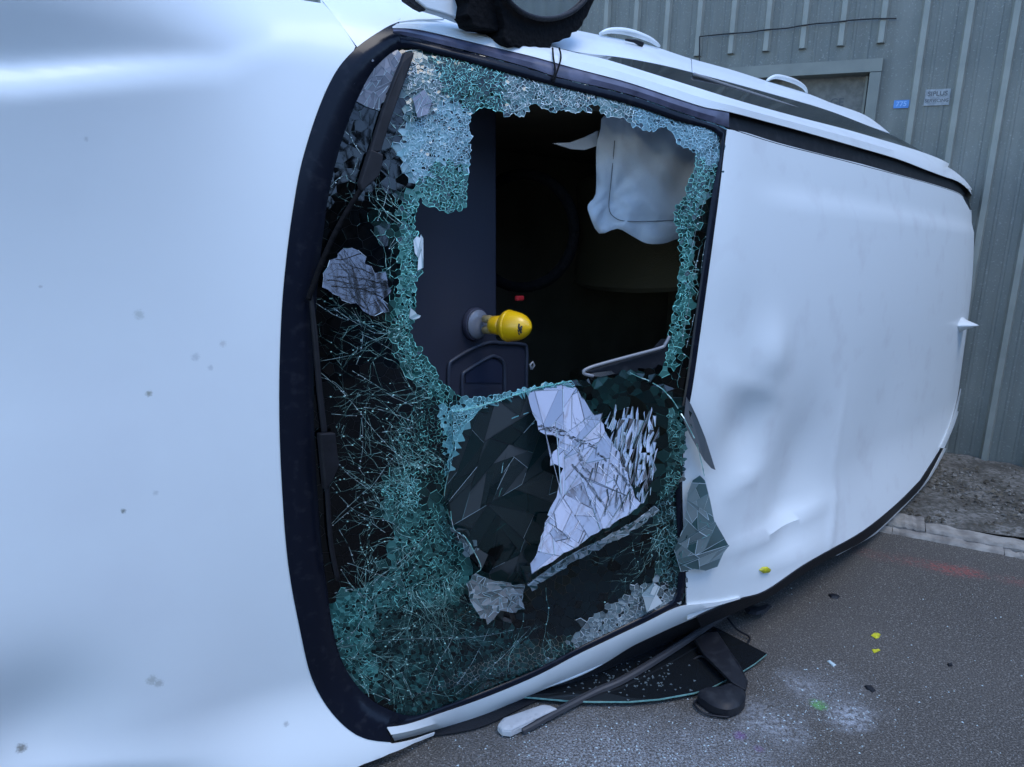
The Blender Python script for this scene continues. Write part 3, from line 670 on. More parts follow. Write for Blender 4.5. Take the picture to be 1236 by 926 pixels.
# ---- upper side windows and doors (facing the sky)
WN_T = [(700, 64), (748, 69.5), (797, 78.5), (838, 88.5), (880, 99.5), (943, 117), (1000, 133.5), (1053, 154), (1085, 167), (1115, 184)]
loft('side_window', [([(700, 66), (732, 72.5), (797, 93), (845, 108), (880, 118.5), (918, 130), (966, 143), (1024, 158), (1082, 175), (1115, 186)], -.045, f_van), (WN_T, -.22, f_prof)], M['tailglass'], n=70)
gq = tube(list(VL(hit(even([(838, 90), (870, 101), (918, 116), (966, 132), (1010, 147), (1060, 166), (1095, 180)], 20), -.20, f_prof))), .006, 6); mesh('window_trim', gq[0], gq[1], M['chrome'], van, smooth=True)
DR_T = [(536, 10), (600, 22), (650, 29), (700, 37.5), (724, 42.5), (783, 54.5), (831, 70), (880, 83.5), (926, 98), (972, 112), (1004, 124.5), (1044, 139), (1073, 160)]
DR_B = [(545, 24), (600, 39), (650, 52), (700, 63.5), (748, 69), (797, 78), (838, 88), (880, 99), (943, 116.5), (985, 128.5), (1020, 141), (1050, 152.5), (1074, 161)]
nD = 80
eT, eB = even(spline(DR_T, 5), nD), even(spline(DR_B, 5), nD)
r0, r1, r2 = hit(eB, -.22, f_prof), hit((eB + eT)/2, -.28, f_prof), hit(eT, -.40, f_prof)
r3 = r2 + np.array([0, -.30, .012]); r4 = r2.copy(); r4[:, 1] = -1.0 + r2[:, 1]*0; r5 = r2.copy(); r5[:, 1] = -1.22; r5[:, 2] -= .10; r4[:, 2] -= .02
kd = int(np.argmin(np.abs(eT[:, 0] - 835)))
for i0, i1 in ((0, kd), (kd, nD - 1)):
    sl = slice(i0, i1 + 1); rr = [x[sl].copy() for x in (r0, r1, r2, r3, r4, r5)]
    if i0 == 0:
        for x in rr: x[-1, 0] -= .004
    d_ = loft('side_door', rr, M['paint2'], van, n=i1 - i0 + 1, solid=.004)
    # pull handle standing proud of the door skin
    hx = [(724, 41), (736, 37), (758, 38.5), (783, 47), (796, 56)] if i0 == 0 else [(926, 97), (937, 92.5), (957, 97.5), (970, 105), (974, 112)]
    Hc = hit(hx, -.40, f_prof); lo_ = hit([(hx[0][0], hx[0][1] + 5), (hx[-1][0], hx[-1][1] + 3)], -.37, f_prof)
    gq = tube(list(VL(hit(even(spline(hx, 6), 22), -.385, f_prof))), [.004 + .006*math.sin(math.pi*k/21)**.6 for k in range(22)], 10)
    h_ = mesh('door_handle', gq[0], gq[1], M['paint2'], d_, smooth=True)
    if i0 == 0:
        gq = tube(list(VL(hit([(755, 48), (766, 49.5), (775, 54)], -.355, f_prof))), [.003, .006, .008], 8); mesh('handle_recess', gq[0], gq[1], M['black'], d_, smooth=True)
gq = tube(list(VL(hit([(833, 72), (837, 79), (842, 88)], [-.385, -.33, -.215][0], f_prof))), .0035, 6); mesh('door_gap', gq[0], gq[1], M['black'], van)
# ---- lower pillar, seals and rail
LP_U = [(467, 879), (492, 875), (531, 862), (585, 843), (647, 817), (693, 793), (724, 778), (779, 752), (816, 734), (840, 730), (868, 727), (893, 721.5)]
LP_L = [(476, 893), (525, 880.5), (585, 862), (647, 835), (694, 816), (727, 801), (761, 780), (790, 766), (816, 754), (840, 744), (868, 732), (893, 722.5)]
loft('lower_pillar', [(LP_U, -.004), (LP_U, .007), (mid(LP_U, LP_L), .006), (LP_L, -.035)], M['paint2'], n=70)
gq = tube(list(VL(hit(even([(640, 836), (694, 816), (727, 801.5)], 8), -.03))), [.002, .004, .005, .006, .006, .006, .005, .002], 8); mesh('pillar_lip', gq[0], gq[1], M['paint2'], van, smooth=True)
loft('under_pillar_shade', [([(505, 889), (545, 876), (585, 862), (647, 835), (694, 816), (761, 780), (816, 754), (846, 745)], -.05), ([(507, 891), (558, 884), (592, 874), (647, 847), (700, 826), (765, 796), (822, 768), (852, 755)], -.16)], M['rubber'], n=60)  # added dark sheet standing in for the shade below the pillar
SD_I = [(840, 744), (863, 734), (893, 722.5), (923, 713.5), (966, 684.5), (995, 667.5), (1041, 641.5), (1082, 608.5), (1110, 580.5), (1135, 541)]
SD_O = [(846, 757), (870, 746), (900, 733), (930, 719), (970, 692), (1000, 674), (1047, 649), (1088, 612), (1115, 583), (1138, 541)]
loft('lower_seal', [(SD_I, .0), (SD_I, -.02), (SD_O, -.05), (SD_O, -.09)], M['rubber'])
PL_O = [(1010, 670), (1052, 647), (1064, 637), (1096, 606), (1122, 577), (1142, 541)]
PL_I = [(1006, 670), (1047, 647), (1060, 632), (1091, 607), (1117, 580), (1139, 541)]
loft('lower_rail', [(PL_I, -.05), (PL_O, -.055), (PL_O, -.10)], M['paint2'], n=40)
# ---- rear edge of the roof and tailgate
RE = [(1183, 262), (1184, 300), (1182.5, 330), (1176, 400), (1167, 450), (1154, 505), (1139, 541)]
RI_ = [(1179, 262), (1181, 300), (1179.5, 330), (1172, 400), (1163, 450), (1150, 505), (1135, 541)]
loft('tailgate_lip', [(RI_, .002), (RI_, .006), (RE, .004), (RE, -.03)], M['paint2'], n=40, flip=True)
re_ = hit(even(spline(RE, 5), 40), -.03); q1 = re_.copy(); q1[:, 1] -= .5; q1[:, 0] -= .02; q2 = re_.copy(); q2[:, 1] = -1.2; q2[:, 0] -= .42
q1 = safe(np.zeros((40, 2)), q1, -9); loft('tailgate', [re_, q1, q2], M['paint2'], n=40, flip=True)
# ---- side and underbody that close the shell (out of sight from the street)
lo = np.array([(a, float(np.interp(a, _xa, _pa)) - .45, -.955) for a in np.linspace(-2.2, 2.6, 40)]); lo2 = lo.copy(); lo2[:, 1] = -1.2; lo2[:, 2] = -.93; lo0 = lo.copy(); lo0[:, 1] += .25; lo0[:, 2] = -.93
for x in (lo, lo2, lo0):
    Wd = loc2world(x); x[:, 2] += np.clip(.012 - Wd[:, 2], 0, None)
loft('body_side', [lo0, lo, lo2], M['paint2'], n=40)
V = [(-2.45, -.9, -1.2), (2.45, -.9, -1.2), (2.45, .95, -1.2), (-2.45, .95, -1.2)]; V = [(a, u, v) for a, v, u in V]
mesh('underbody', VL(V), [(0, 1, 2, 3)], M['under'], van, solid=.02)
fr_ = np.array([(-2.58 + .10*(v/.9)**2, 0, v) for v in np.linspace(-.9, .86, 30)]); fr_[:, 1] = f_van(fr_[:, 0], fr_[:, 2]) - .002; f1 = fr_.copy(); f1[:, 1] -= .12; f1[:, 0] -= .06; f2 = fr_.copy(); f2[:, 1] = -1.18; f2[:, 0] += .02
loft('front_bumper', [fr_, f1, f2], M['paint2'], n=30)
for a, v in ((-1.75, .72), (1.75, .78), (-1.75, -.72), (1.75, -.74)):
    tp = [(.20, -.10), (.31, -.105), (.335, -.07), (.335, .07), (.31, .105), (.20, .10)]; rm_ = [(.03, -.06), (.12, -.075), (.205, -.09), (.205, .09), (.12, .06), (.03, .06)]
    R4 = Matrix(((1, 0, 0, a), (0, 0, 1, v - BASE_V), (0, 1, 0, -1.2), (0, 0, 0, 1)))
    t_ = lathe(tp, 28, R4); wh = mesh('wheel', t_[0], t_[1], M['tyre'], van, smooth=True); t_ = lathe(rm_, 28, R4); mesh('rim', t_[0], t_[1], M['rim'], wh, smooth=True)

# ---- shark-fin aerial at the rear of the roof
pc = hit([(1160, 392)])[0]; V = []; F = []
for i in range(13):
    t = i/12; wdt = .046*math.sin(math.pi*min(1, t*1.02 + .0))**.7 + .002; hgt = .085*math.sin(math.pi*t**1.6)**.9*(1 if t < .9 else .6) + .004
    for (y, z) in ((-1, 0), (-.55, .35), (-.16, .85), (0, 1), (.16, .85), (.55, .35), (1, 0)): V.append((pc[0] - .14 + .27*t, pc[2] - BASE_V + y*wdt, pc[1] - .008 + z*hgt))
for i in range(12):
    for k in range(6): a = i*7 + k; F.append((a, a + 1, a + 8, a + 7))
mesh('roof_aerial', V, F, M['paint2'], roof, smooth=True)

# ---- cabin seen through the hole
def pan(name, pts, m, parent=van, solid=.02): return mesh(name, VL([(a, u, v) for a, u, v in pts]), [tuple(range(len(pts)))], m, parent, solid=solid)
for v in (.74, -.76): pan('cabin_side', [(-1.15, -1.15, v), (1.6, -1.15, v), (1.6, -.22, v), (.06, -.22, v), (-1.0, -.62, v)], M['cabin'])
pan('cabin_floor', [(-1.15, -1.15, -.8), (1.6, -1.15, -.8), (1.6, -1.15, .8), (-1.15, -1.15, .8)], M['cabin'])
pan('cabin_partition', [(1.6, -1.15, -.8), (1.6, -.05, -.8), (1.6, -.05, .8), (1.6, -1.15, .8)], M['cabin'])
pan('headliner', [(.0, -.045, -.74), (1.6, -.04, -.74), (1.6, -.06, .70), (.0, -.08, .70)], M['cabin'], solid=.012)
pan('bulkhead', [(-1.16, -1.15, -.8), (-1.16, -.56, -.8), (-1.16, -.56, .8), (-1.16, -1.15, .8)], M['cabin'])
DU = -.49
dpx = [(395, 70), (600, 90), (600, 300), (600, 408), (606, 414), (630, 415), (637, 422), (637, 640), (640, 860), (400, 880), (372, 700), (365, 480), (372, 250)]
dp = at_u(dpx, DU); dl = VL(dp); dn = len(dl); dz = dl.copy(); dz[:, 2] -= .32
dV = list(map(tuple, dl)) + list(map(tuple, dz)); dF = [tuple(range(dn))] + [(i, i + dn, (i + 1) % dn + dn, (i + 1) % dn) for i in range(dn)]
dash = mesh('dashboard', dV, dF, M['dash'], van, bevel=.008)
ip = VL(at_u([(562, 462), (562, 450), (568, 443), (590, 434), (598, 434), (606, 441), (606, 462)], DU + .0015)); q = prism(ip, (0, 0, .0015)); mesh('tray_floor', q[0], q[1], M['dash2'], dash)
for L_ in ([(541, 486), (541, 463), (542, 441), (548, 434), (572, 420), (592, 413.5), (610, 414.5)], [(558, 486), (558, 455), (564, 447), (590, 431.5), (599, 431), (608, 439), (609, 470), (609, 486)], [(600, 414), (629, 415.5), (635.5, 421), (635.5, 450), (635.5, 486)]):
    gq = tube(list(VL(at_u(spline(L_, 5), DU + .004))), .0055, 8); mesh('tray_ridge', gq[0], gq[1], M['tray'], dash, smooth=True)
for a in (.42,):
    for v in (.42, -.42):
        V, F = [], []
        rows_ = [(a + .30, -1.05, .24), (a + .22, -1.0, .25), (a + .12, -.75, .26), (a + .12, -.5, .25), (a + .18, -.34, .20), (a + .26, -.33, .18)]
        for (x, u, hw) in rows_:
            for k in range(7): t = -1 + k/3; V.append((x - .05*(1 - t*t)*-1, u, v + hw*t))
        for i in range(len(rows_) - 1):
            for k in range(6): q = i*7 + k; F.append((q, q + 1, q + 8, q + 7))
        st = mesh('seat', VL(V), F, M['seat'], van, smooth=True, solid=.08, subsurf=1)
        q = box((a + .22, v - BASE_V, -.22), (.11, .27, .17)); mesh('headrest', q[0], q[1], M['seat'], st, bevel=.04)
sw = []; c0 = np.array([-.22, .40, -.62])
gq = tube([(c0[0] + .17*math.cos(t)*.35, c0[1] - BASE_V + .18*math.sin(t), c0[2] + .17*math.cos(t)) for t in np.linspace(0, 2*math.pi, 33)], .018, 8, False); mesh('steering_wheel', gq[0], gq[1], M['torn'], van, smooth=True)
q = box(VL(hit([(627, 360)], -.30))[0], (.03, .014, .012)); mesh('belt_buckle', q[0], q[1], M['red'], van, bevel=.003)
gq = tube(list(VL(hit([(641, 446), (640, 440), (643, 437), (645, 441), (642, 446)], -.2))), .0035, 6); mesh('key_ring', gq[0], gq[1], M['chrome'], van, smooth=True)

# ---- hanging airbag
AB = [(729, 140), (760, 138), (800, 146), (850, 150), (872, 200), (862, 262), (838, 282), (816, 289), (801, 294), (781, 294), (763, 285), (745, 276), (723, 282), (711, 258), (710, 247), (719, 234), (719.5, 200), (720, 176), (725, 155)]
ao = spline(AB, 3, True); V2, F2 = fill(ao, 5.0)
SE = np.array([(744, 132), (742, 170), (738, 215), (735, 250), (741, 262), (755, 267), (790, 267), (830, 265)]); SEs = resample(SE, 3)
dedge = np.min(np.linalg.norm(V2[:, None] - ao[None], axis=2), axis=1); dse = np.min(np.linalg.norm(V2[:, None] - SEs[None], axis=2), axis=1)
bul = .022*np.sqrt(np.clip(dedge/40, 0, 1)) - .012*np.exp(-(dse/2.4)**2) + .006*np.sin(V2[:, 0]*.11 + V2[:, 1]*.07) + .004*np.sin(V2[:, 0]*.23 - V2[:, 1]*.19) + .010*np.exp(-((V2[:, 0] - 722)**2/60 + (V2[:, 1] - 262)**2/300))
bul += .006*np.sin(np.arctan2(V2[:, 1] - 240, V2[:, 0] - 735)*9)*np.exp(-((V2[:, 0] - 735)**2 + (V2[:, 1] - 245)**2)/2600) + .004*np.sin(V2[:, 0]*.16 + V2[:, 1]*.05)
bul += .012*np.exp(-((V2[:, 0] - 770 - (V2[:, 1] - 175)*.35)/7)**2)*np.exp(-((V2[:, 1] - 170)/30)**2) - .006*np.exp(-(np.abs((V2[:, 0] - 790)*.5 - (V2[:, 1] - 275))/2.5)**2)*np.exp(-((V2[:, 0] - 785)/16)**2)
AP = np.vstack([hit(V2[i:i + 1], -.22 + float(bul[i]), f_base) for i in range(len(V2))]) if len(V2) < 30 else None
if AP is None:
    d = rays(V2) @ VM.T; base = hit(V2, -.22, f_base); AP = base - d*bul[:, None]
bk = AP + (rays(V2) @ VM.T)*(.02 + 1.2*np.clip(bul, 0, 1))[:, None]
# airbag triangles wind clockwise on screen: turn them to face the viewer
abg = mesh('airbag', np.vstack([VL(AP), VL(bk)]), [f_[::-1] for f_ in F2] + [tuple(i + len(V2) for i in f_) for f_ in F2], M['airbag'], van, smooth=True)
SEp = even(spline(SE[1:], 5), 40); dS = rays(SEp) @ VM.T; q = tube(list(VL(hit(SEp, -.22, f_base) - dS*.017)), .0013, 6)
M['thread'] = mat('grey_thread', (.14, .15, .16), .9); mesh('seam', q[0], q[1], M['thread'], abg, smooth=True)
st_ = [(722, 158), (708, 165), (690, 172), (668, 173), (690, 180), (706, 181), (721, 176)]
q = prism(VL(hit(st_, -.24, f_base)), (.0, 0, -.006)); mesh('airbag_tether', q[0], q[1], M['airbag'], abg)

# ---- inside mirror hanging at the edge of the hole
gq = tube(list(VL(hit(spline([(716, 454), (706, 451.5), (704.5, 448.5), (708, 445.5), (720, 441), (760, 430), (797, 420), (803, 415), (808, 406)], 4), .008))), [.0045]*33, 8); rvm = mesh('inside_mirror', gq[0], gq[1], M['chrome'], van, smooth=True)
q = prism(VL(hit([(708, 449), (760, 433), (798, 422), (809, 409), (812, 428), (806, 442), (775, 449), (730, 455)], -.002)), (0, 0, -.03)); mesh('mirror_back', q[0], q[1], M['black'], rvm, bevel=.004)
q = prism(VL(hit([(714, 450.5), (738, 447.5), (742, 451), (725, 455), (714, 454)], .006)), (0, 0, -.003)); mesh('mirror_face', q[0], q[1], M['mirror'], rvm)

# ---- wipers parked along the cowl
def strip(poly, l0, h, m, name, parent): q = prism(VL(hit(poly, l0)), (0, 0, h)); return mesh(name, q[0], q[1], m, parent, bevel=.003)
M['wiper'] = mat('wiper_black', (.012, .012, .015), .55, spec=.25, noise=(40, (.007, .007, .009), .4, .7))
w1 = strip([(485, 64), (497, 64), (492, 80), (484, 102), (470, 140), (456, 184), (443, 184), (458, 136), (472, 98), (481, 76)], .010, .012, M['wiper'], 'wiper_blade', van)
strip([(443, 181), (458, 187), (457, 198), (453, 213), (433, 231), (430, 222), (436, 203)], .016, .016, M['wiper'], 'blade_cap', w1)
w2 = strip([(371, 352), (375, 353), (381, 400), (387, 470), (393, 521), (387, 522), (381, 470), (376, 410)], .010, .010, M['wiper'], 'wiper_blade', van)
strip([(381.5, 522), (400, 521), (403, 548), (405, 558), (397, 578), (388, 590), (385, 560)], .014, .018, M['wiper'], 'blade_cap', w2)
gq = tube(list(VL(hit(spline([(443, 218), (425, 245), (404, 282), (388, 318), (378, 345), (372, 362)], 4), .018))), [.006]*21, 8); arm = mesh('wiper_arm', gq[0], gq[1], M['torn'], van, smooth=True)
gq = tube(list(VL(hit(spline([(394, 565), (396, 610), (400, 660), (408, 700)], 4), .016))), .006, 8); mesh('wiper_arm', gq[0], gq[1], M['wiper'], van, smooth=True)

# ================================================================== BROKEN GLASS
HOLE = [(568, 134), (577, 130), (583, 126), (591, 129), (598, 133), (606, 134), (612, 139), (620, 137), (628, 140), (636, 137), (638, 127), (640, 124), (645, 122), (652, 124), (658, 130), (665, 135), (675, 131), (685, 133), (697, 134), (709, 132), (711, 125), (715, 124), (722, 126), (727, 132), (733, 141), (745, 140), (757, 142), (764, 150), (775, 154), (781, 158), (788, 158), (796, 154), (804, 152), (810, 155), (815, 162), (820, 172), (830, 179), (841, 184), (840, 194), (838, 205), (834, 216), (829, 228), (825, 240), (817, 250), (815, 262), (818, 275), (822, 295), (822, 320), (819, 350), (815, 375), (811, 395), (808, 412), (806, 428), (803, 440), (780, 445), (760, 447), (730, 455), (704, 458), (690, 460), (665, 464), (640, 469), (620, 474), (603, 478), (580, 481), (560, 480), (545, 474), (533, 464), (525, 452), (519, 443), (512, 432), (506, 421), (498, 413), (494, 402), (497, 390), (507, 381), (499, 374), (501, 358), (500, 345), (504, 330), (511, 322), (511, 300), (508, 287), (500, 280), (499, 262), (503, 243), (508, 236), (516, 247), (528, 252), (540, 257), (552, 254), (562, 250), (562, 232), (564, 215), (567, 180), (566, 150)]
FLAP = [(546, 497), (560, 494), (575, 490), (600, 484), (640, 470), (665, 465), (690, 461), (704, 459), (730, 456), (760, 449), (785, 455), (800, 468), (815, 482), (828, 496), (836, 515), (838, 540), (832, 565), (815, 592), (790, 612), (770, 628), (750, 640), (725, 654), (700, 666), (675, 681), (655, 694), (636, 705), (631, 720), (633, 735), (615, 739), (604, 737), (596, 748), (588, 754), (578, 742), (570, 728), (563, 706), (574, 692), (580, 684), (570, 662), (560, 648), (548, 640), (541, 620), (537, 602), (541, 575), (543, 555), (548, 540), (545, 520)]
LAV0 = [(640, 474), (660, 467), (690, 463), (697, 470), (705, 482), (713, 496), (727, 499), (722, 507), (735, 510), (748, 512), (755, 522), (764, 517), (772, 512), (783, 515), (786, 545), (780, 560), (787, 580), (782, 600), (773, 607), (758, 622), (740, 632), (722, 643), (700, 657), (675, 672), (655, 684), (642, 693), (640, 680), (650, 660), (657, 640), (665, 612), (672, 600), (676, 580), (680, 565), (664, 562), (668, 545), (675, 530), (668, 525), (650, 520), (648, 508), (640, 490)]
RIMDARK = [(640, 700), (700, 668), (750, 643), (792, 615), (815, 600), (820, 640), (800, 690), (770, 720), (730, 750), (690, 780), (660, 800), (640, 770), (632, 735)]
SH_A = [(828, 478), (834, 488), (842, 505), (852, 530), (864, 568), (859, 566), (850, 556), (842, 542), (832, 524), (825, 508)]
SH_B = [(830, 596), (836, 580), (845, 574), (851, 580), (857, 603), (862, 628), (880, 659), (873, 668), (866, 684), (852, 689), (838, 687), (822, 690), (814, 664), (824, 640), (828, 618)]
SH_C = [(775, 717), (789, 703), (797, 709), (793, 718), (800, 728), (789, 735), (781, 739)]
LAV = [(640, 474), (660, 467), (690, 463), (697, 470), (705, 482), (713, 496), (727, 499), (730, 520), (742, 540), (752, 566), (764, 590), (774, 607), (758, 622), (740, 632), (722, 643), (700, 657), (675, 672), (655, 684), (642, 693), (640, 680), (650, 660), (657, 640), (665, 612), (672, 600), (676, 580), (680, 565), (664, 562), (668, 545), (675, 530), (668, 525), (650, 520), (648, 508), (640, 490)]
FLEFT = [(546, 499), (575, 492), (600, 486), (642, 474), (640, 490), (648, 508), (650, 520), (668, 525), (675, 530), (668, 545), (664, 562), (680, 565), (676, 580), (672, 600), (665, 612), (657, 640), (650, 660), (640, 680), (642, 693), (636, 705), (610, 702), (590, 698), (576, 690), (578, 680), (570, 662), (560, 648), (548, 640), (541, 620), (537, 602), (541, 575), (543, 555), (548, 540), (545, 520)]
STREAK = [(727, 500), (745, 484), (772, 470), (800, 490), (803, 530), (800, 560), (789, 603), (774, 608), (764, 590), (752, 566), (742, 540), (730, 520)]
CHIPS = [(563, 704), (574, 692), (590, 699), (610, 703), (634, 706), (631, 720), (633, 735), (615, 739), (604, 737), (596, 748), (588, 754), (578, 742), (570, 728)]
SKY_A = [(452, 66), (466, 58), (480, 60), (487, 68), (481, 84), (470, 106), (458, 134), (446, 130), (430, 122), (427, 100), (438, 84)]
SKY_B = [(390, 330), (398, 314), (414, 300), (432, 302), (440, 318), (452, 330), (466, 328), (472, 350), (462, 362), (470, 376), (446, 380), (430, 366), (412, 362), (396, 350)]
SKY_C = [(498, 118), (512, 108), (522, 122), (516, 138), (504, 142)]
_r = np.random.default_rng(4)
def _ragged(P, st, amp):
    out = []
    for i in range(len(P)):
        a, b = np.array(P[i], float), np.array(P[(i + 1) % len(P)], float); n_ = max(1, int(np.linalg.norm(b - a)/st))
        for k in range(n_): out.append(tuple(a + (b - a)*k/n_ + (_r.normal(0, amp, 2) if k else 0)))
    return out
LAV = _ragged(LAV, 7, 1.7); STREAK = _ragged(STREAK, 6, 2.2); CHIPS = _ragged(CHIPS, 5, 1.5); SKY_A = _ragged(SKY_A, 6, 2); SKY_B = _ragged(SKY_B, 6, 2.2)
FLK1 = [(499, 290), (503, 285), (507, 287), (508, 283), (511, 288), (511, 312), (511, 323), (504, 327), (505, 312), (501, 306)]; FLK2 = [(496, 372), (501, 376), (504, 380), (508, 381), (506, 384), (499, 386), (494, 384)]
LOWEDGE = _ragged([(636, 706), (655, 692), (675, 680), (700, 664), (725, 652), (750, 638), (770, 626), (790, 611), (796, 616), (775, 634), (752, 648), (727, 661), (702, 674), (678, 688), (656, 702), (642, 714)], 5, 1.2)
#        polygon, cell px, crack intensity, frost, palette (lo, hi), tilt, sky tilt, line width px
TEAL = ((.02, .13, .11), (.36, .92, .80)); BLUE = ((.10, .26, .26), (.86, .97, .95)); DIM = ((.012, .05, .046), (.12, .36, .32)); PALE = ((.30, .40, .42), (.86, .90, .90)); GREY = ((.05, .06, .07), (.34, .36, .42))
ZONES = [
 ([(568, 476), (640, 466), (690, 459), (690, 464), (640, 473), (600, 486), (572, 500), (558, 522), (548, 548), (541, 575), (543, 545), (540, 520), (533, 494), (550, 490)], 4.5, 1.0, .55, ((.16, .42, .44), (.45, .78, .80)), .12, 0, 1.0),
 (FLK1, 99, 0, 0, DIM, 0, 0, 0), (FLK2, 99, 0, 0, DIM, 0, 0, 0), (LOWEDGE, 99, 0, 0, DIM, 0, 0, 0), (STREAK, 99, 0, 0, DIM, 0, 0, 0), (LAV, 99, 0, 0, DIM, 0, 0, 0), (STREAK, 99, 0, 0, DIM, 0, 0, 0), (FLEFT, 99, 0, 0, DIM, 0, 0, 0), (CHIPS, 99, 0, 0, DIM, 0, 0, 0), (SKY_A, 99, 0, 0, DIM, 0, 0, 0), (SKY_B, 99, 0, 0, DIM, 0, 0, 0), (SKY_C, 99, 0, 0, DIM, 0, 0, 0), (SH_A, 99, 0, 0, DIM, 0, 0, 0),
 ([(546, 640), (562, 632), (576, 650), (574, 664), (556, 664)], 7, .6, .4, PALE, .2, .05, .8),
 ([(806, 496), (830, 500), (838, 540), (832, 566), (815, 594), (792, 612), (800, 590), (808, 560), (808, 530)], 6, .8, .35, ((.01, .07, .062), (.30, .70, .62)), .12, 0, .7),
 (FLAP, 9, .45, .55, ((.002, .014, .014), (.03, .13, .115)), .06, .0, .5),
 (SH_B, 99, 0, 0, DIM, 0, 0, 0),
 (SH_C, 99, 0, 0, DIM, 0, 0, 0),
 # chunk at upper left of the hole
 ([(488, 76), (500, 70), (522, 80), (530, 95), (538, 118), (518, 142), (498, 146), (494, 118)], 5.2, .9, .42, BLUE, .18, .3, .9),
 ([(498, 150), (520, 140), (538, 120), (550, 130), (566, 136), (568, 180), (566, 200), (540, 190), (525, 192), (510, 214), (505, 216), (496, 200), (488, 184), (492, 165)], 4.2, 1, .55, ((.18, .38, .42), (.60, .80, .88)), .22, .15, 1.0),
 ([(510, 216), (528, 192), (545, 190), (567, 198), (565, 250), (540, 259), (522, 250), (508, 236)], 5.5, 1, .30, TEAL, .18, .1, 1.0),
 # band of crazed glass along the top
 ([(520, 70), (560, 74), (612, 86), (612, 142), (566, 138), (540, 118), (528, 92)], 5.6, .85, .12, TEAL, .15, 0, .9),
 ([(612, 94), (652, 100), (700, 110), (760, 124), (770, 158), (720, 132), (700, 138), (650, 128), (612, 144)], 4.6, 1, .38, BLUE, .2, .15, 1.0),
 ([(752, 122), (816, 140), (872, 160), (864, 200), (846, 188), (815, 165), (780, 162), (752, 148)], 4.6, 1, .42, ((.16, .36, .42), (.52, .76, .84)), .2, .15, 1.0),
 # right hand rim
 ([(838, 180), (868, 165), (860, 235), (846, 235), (840, 262), (834, 285), (812, 270), (816, 248), (830, 225), (838, 200)], 5.6, .9, .25, TEAL, .2, .1, .9),
 ([(817, 268), (834, 280), (832, 330), (826, 375), (820, 410), (813, 445), (803, 445), (808, 412), (822, 320)], 4.8, 1, .40, TEAL, .2, .1, .9),
 ([(836, 282), (850, 240), (842, 330), (832, 400), (818, 470), (806, 455), (822, 400), (832, 340)], 10, .40, .0, DIM, .05, 0, .7),
 # left rim of the hole
 ([(492, 240), (508, 232), (503, 262), (512, 300), (511, 326), (500, 345), (502, 374), (508, 380), (496, 392), (486, 395), (481, 372), (489, 330), (485, 300), (488, 262)], 4.6, 1, .45, TEAL, .2, .1, 1.0),
 ([(476, 380), (498, 392), (498, 414), (524, 448), (545, 474), (530, 480), (505, 462), (488, 430)], 5.5, .95, .30, TEAL, .2, .1, .9),
 ([(455, 262), (484, 240), (478, 300), (482, 330), (474, 372), (470, 330), (478, 300)], 9, .5, .02, TEAL, .1, 0, .7),
 # mesh left of the flap
 ([(512, 470), (545, 478), (545, 560), (540, 590), (505, 580), (490, 560), (478, 530), (495, 500)], 6.4, .72, .06, ((.01, .08, .07), (.26, .72, .62)), .08, 0, .5),
 ([(505, 584), (522, 586), (536, 590), (532, 600), (515, 618), (510, 612)], 99, 0, 0, DIM, 0, 0, 0),
 ([(460, 590), (490, 566), (512, 580), (512, 612), (480, 612), (470, 606)], 6.2, .8, .22, TEAL, .12, .1, .85),
 ([(462, 606), (512, 616), (530, 602), (546, 640), (556, 664), (560, 690), (520, 712), (490, 690), (486, 650)], 5.6, .75, .28, ((.015, .10, .09), (.30, .80, .70)), .10, 0, .6),
 ([(482, 650), (540, 664), (562, 700), (540, 730), (470, 735), (432, 726), (440, 712), (470, 700)], 5.4, .68, .40, ((.010, .09, .085), (.26, .74, .66)), .08, 0, .5),
 ([(395, 742), (432, 714), (450, 735), (445, 780), (455, 820), (440, 830), (415, 800), (398, 780)], 5.4, .72, .42, ((.014, .11, .10), (.28, .78, .70)), .08, 0, .55),
 ([(440, 735), (540, 725), (570, 735), (600, 760), (640, 775), (640, 820), (560, 850), (500, 862), (450, 825)], 7.0, .46, .30, ((.003, .035, .036), (.14, .46, .42)), .06, 0, .42),
 ([(455, 815), (500, 855), (560, 845), (640, 815), (700, 785), (690, 775), (620, 800), (540, 830), (480, 830)], 6.4, .6, .14, ((.01, .06, .055), (.26, .60, .54)), .1, 0, .5),
 # right of the flap and along the lower edge
 ([(790, 612), (832, 562), (846, 600), (844, 640), (835, 690), (818, 720), (800, 705), (800, 660)], 6.5, .75, .16, ((.05, .18, .17), (.30, .52, .52)), .2, .1, .85),
 ([(800, 470), (826, 500), (846, 570), (838, 590), (826, 560), (812, 500)], 5.5, .9, .35, TEAL, .15, .1, .9),
 ([(690, 775), (735, 740), (785, 705), (812, 700), (818, 730), (775, 748), (720, 776), (695, 790)], 6.2, .8, .40, PALE, .3, .25, .9),
 ([(640, 800), (660, 795), (690, 775), (698, 790), (655, 815), (642, 822)], 5.5, .8, .25, BLUE, .2, .1, .9),
 (RIMDARK, 13, .22, .75, ((.001, .008, .011), (.003, .022, .027)), .02, 0, .4),
]
DEF = (None, 19, .20, .0, ((.015, .04, .04), (.13, .22, .21)), .03, 0, .4)
GX = np.vstack([outer]); region = outer
lo_, hi_ = region.min(0), region.max(0)
def zone_of(px):
    z = np.full(len(px), len(ZONES)); done = np.zeros(len(px), bool)
    for i, zn in enumerate(ZONES):
        m_ = inside(px, zn[0]) & ~done; z[m_] = i; done |= m_
    return z
ZP = ZONES + [DEF]
ncand = 130000
cand = np.c_[rng.uniform(lo_[0] - 12, 884, ncand), rng.uniform(lo_[1] - 12, hi_[1] + 8, ncand)]
ok = (inside(cand, region) | inside(cand, SH_A) | inside(cand, SH_B)) & ~inside(cand, HOLE)
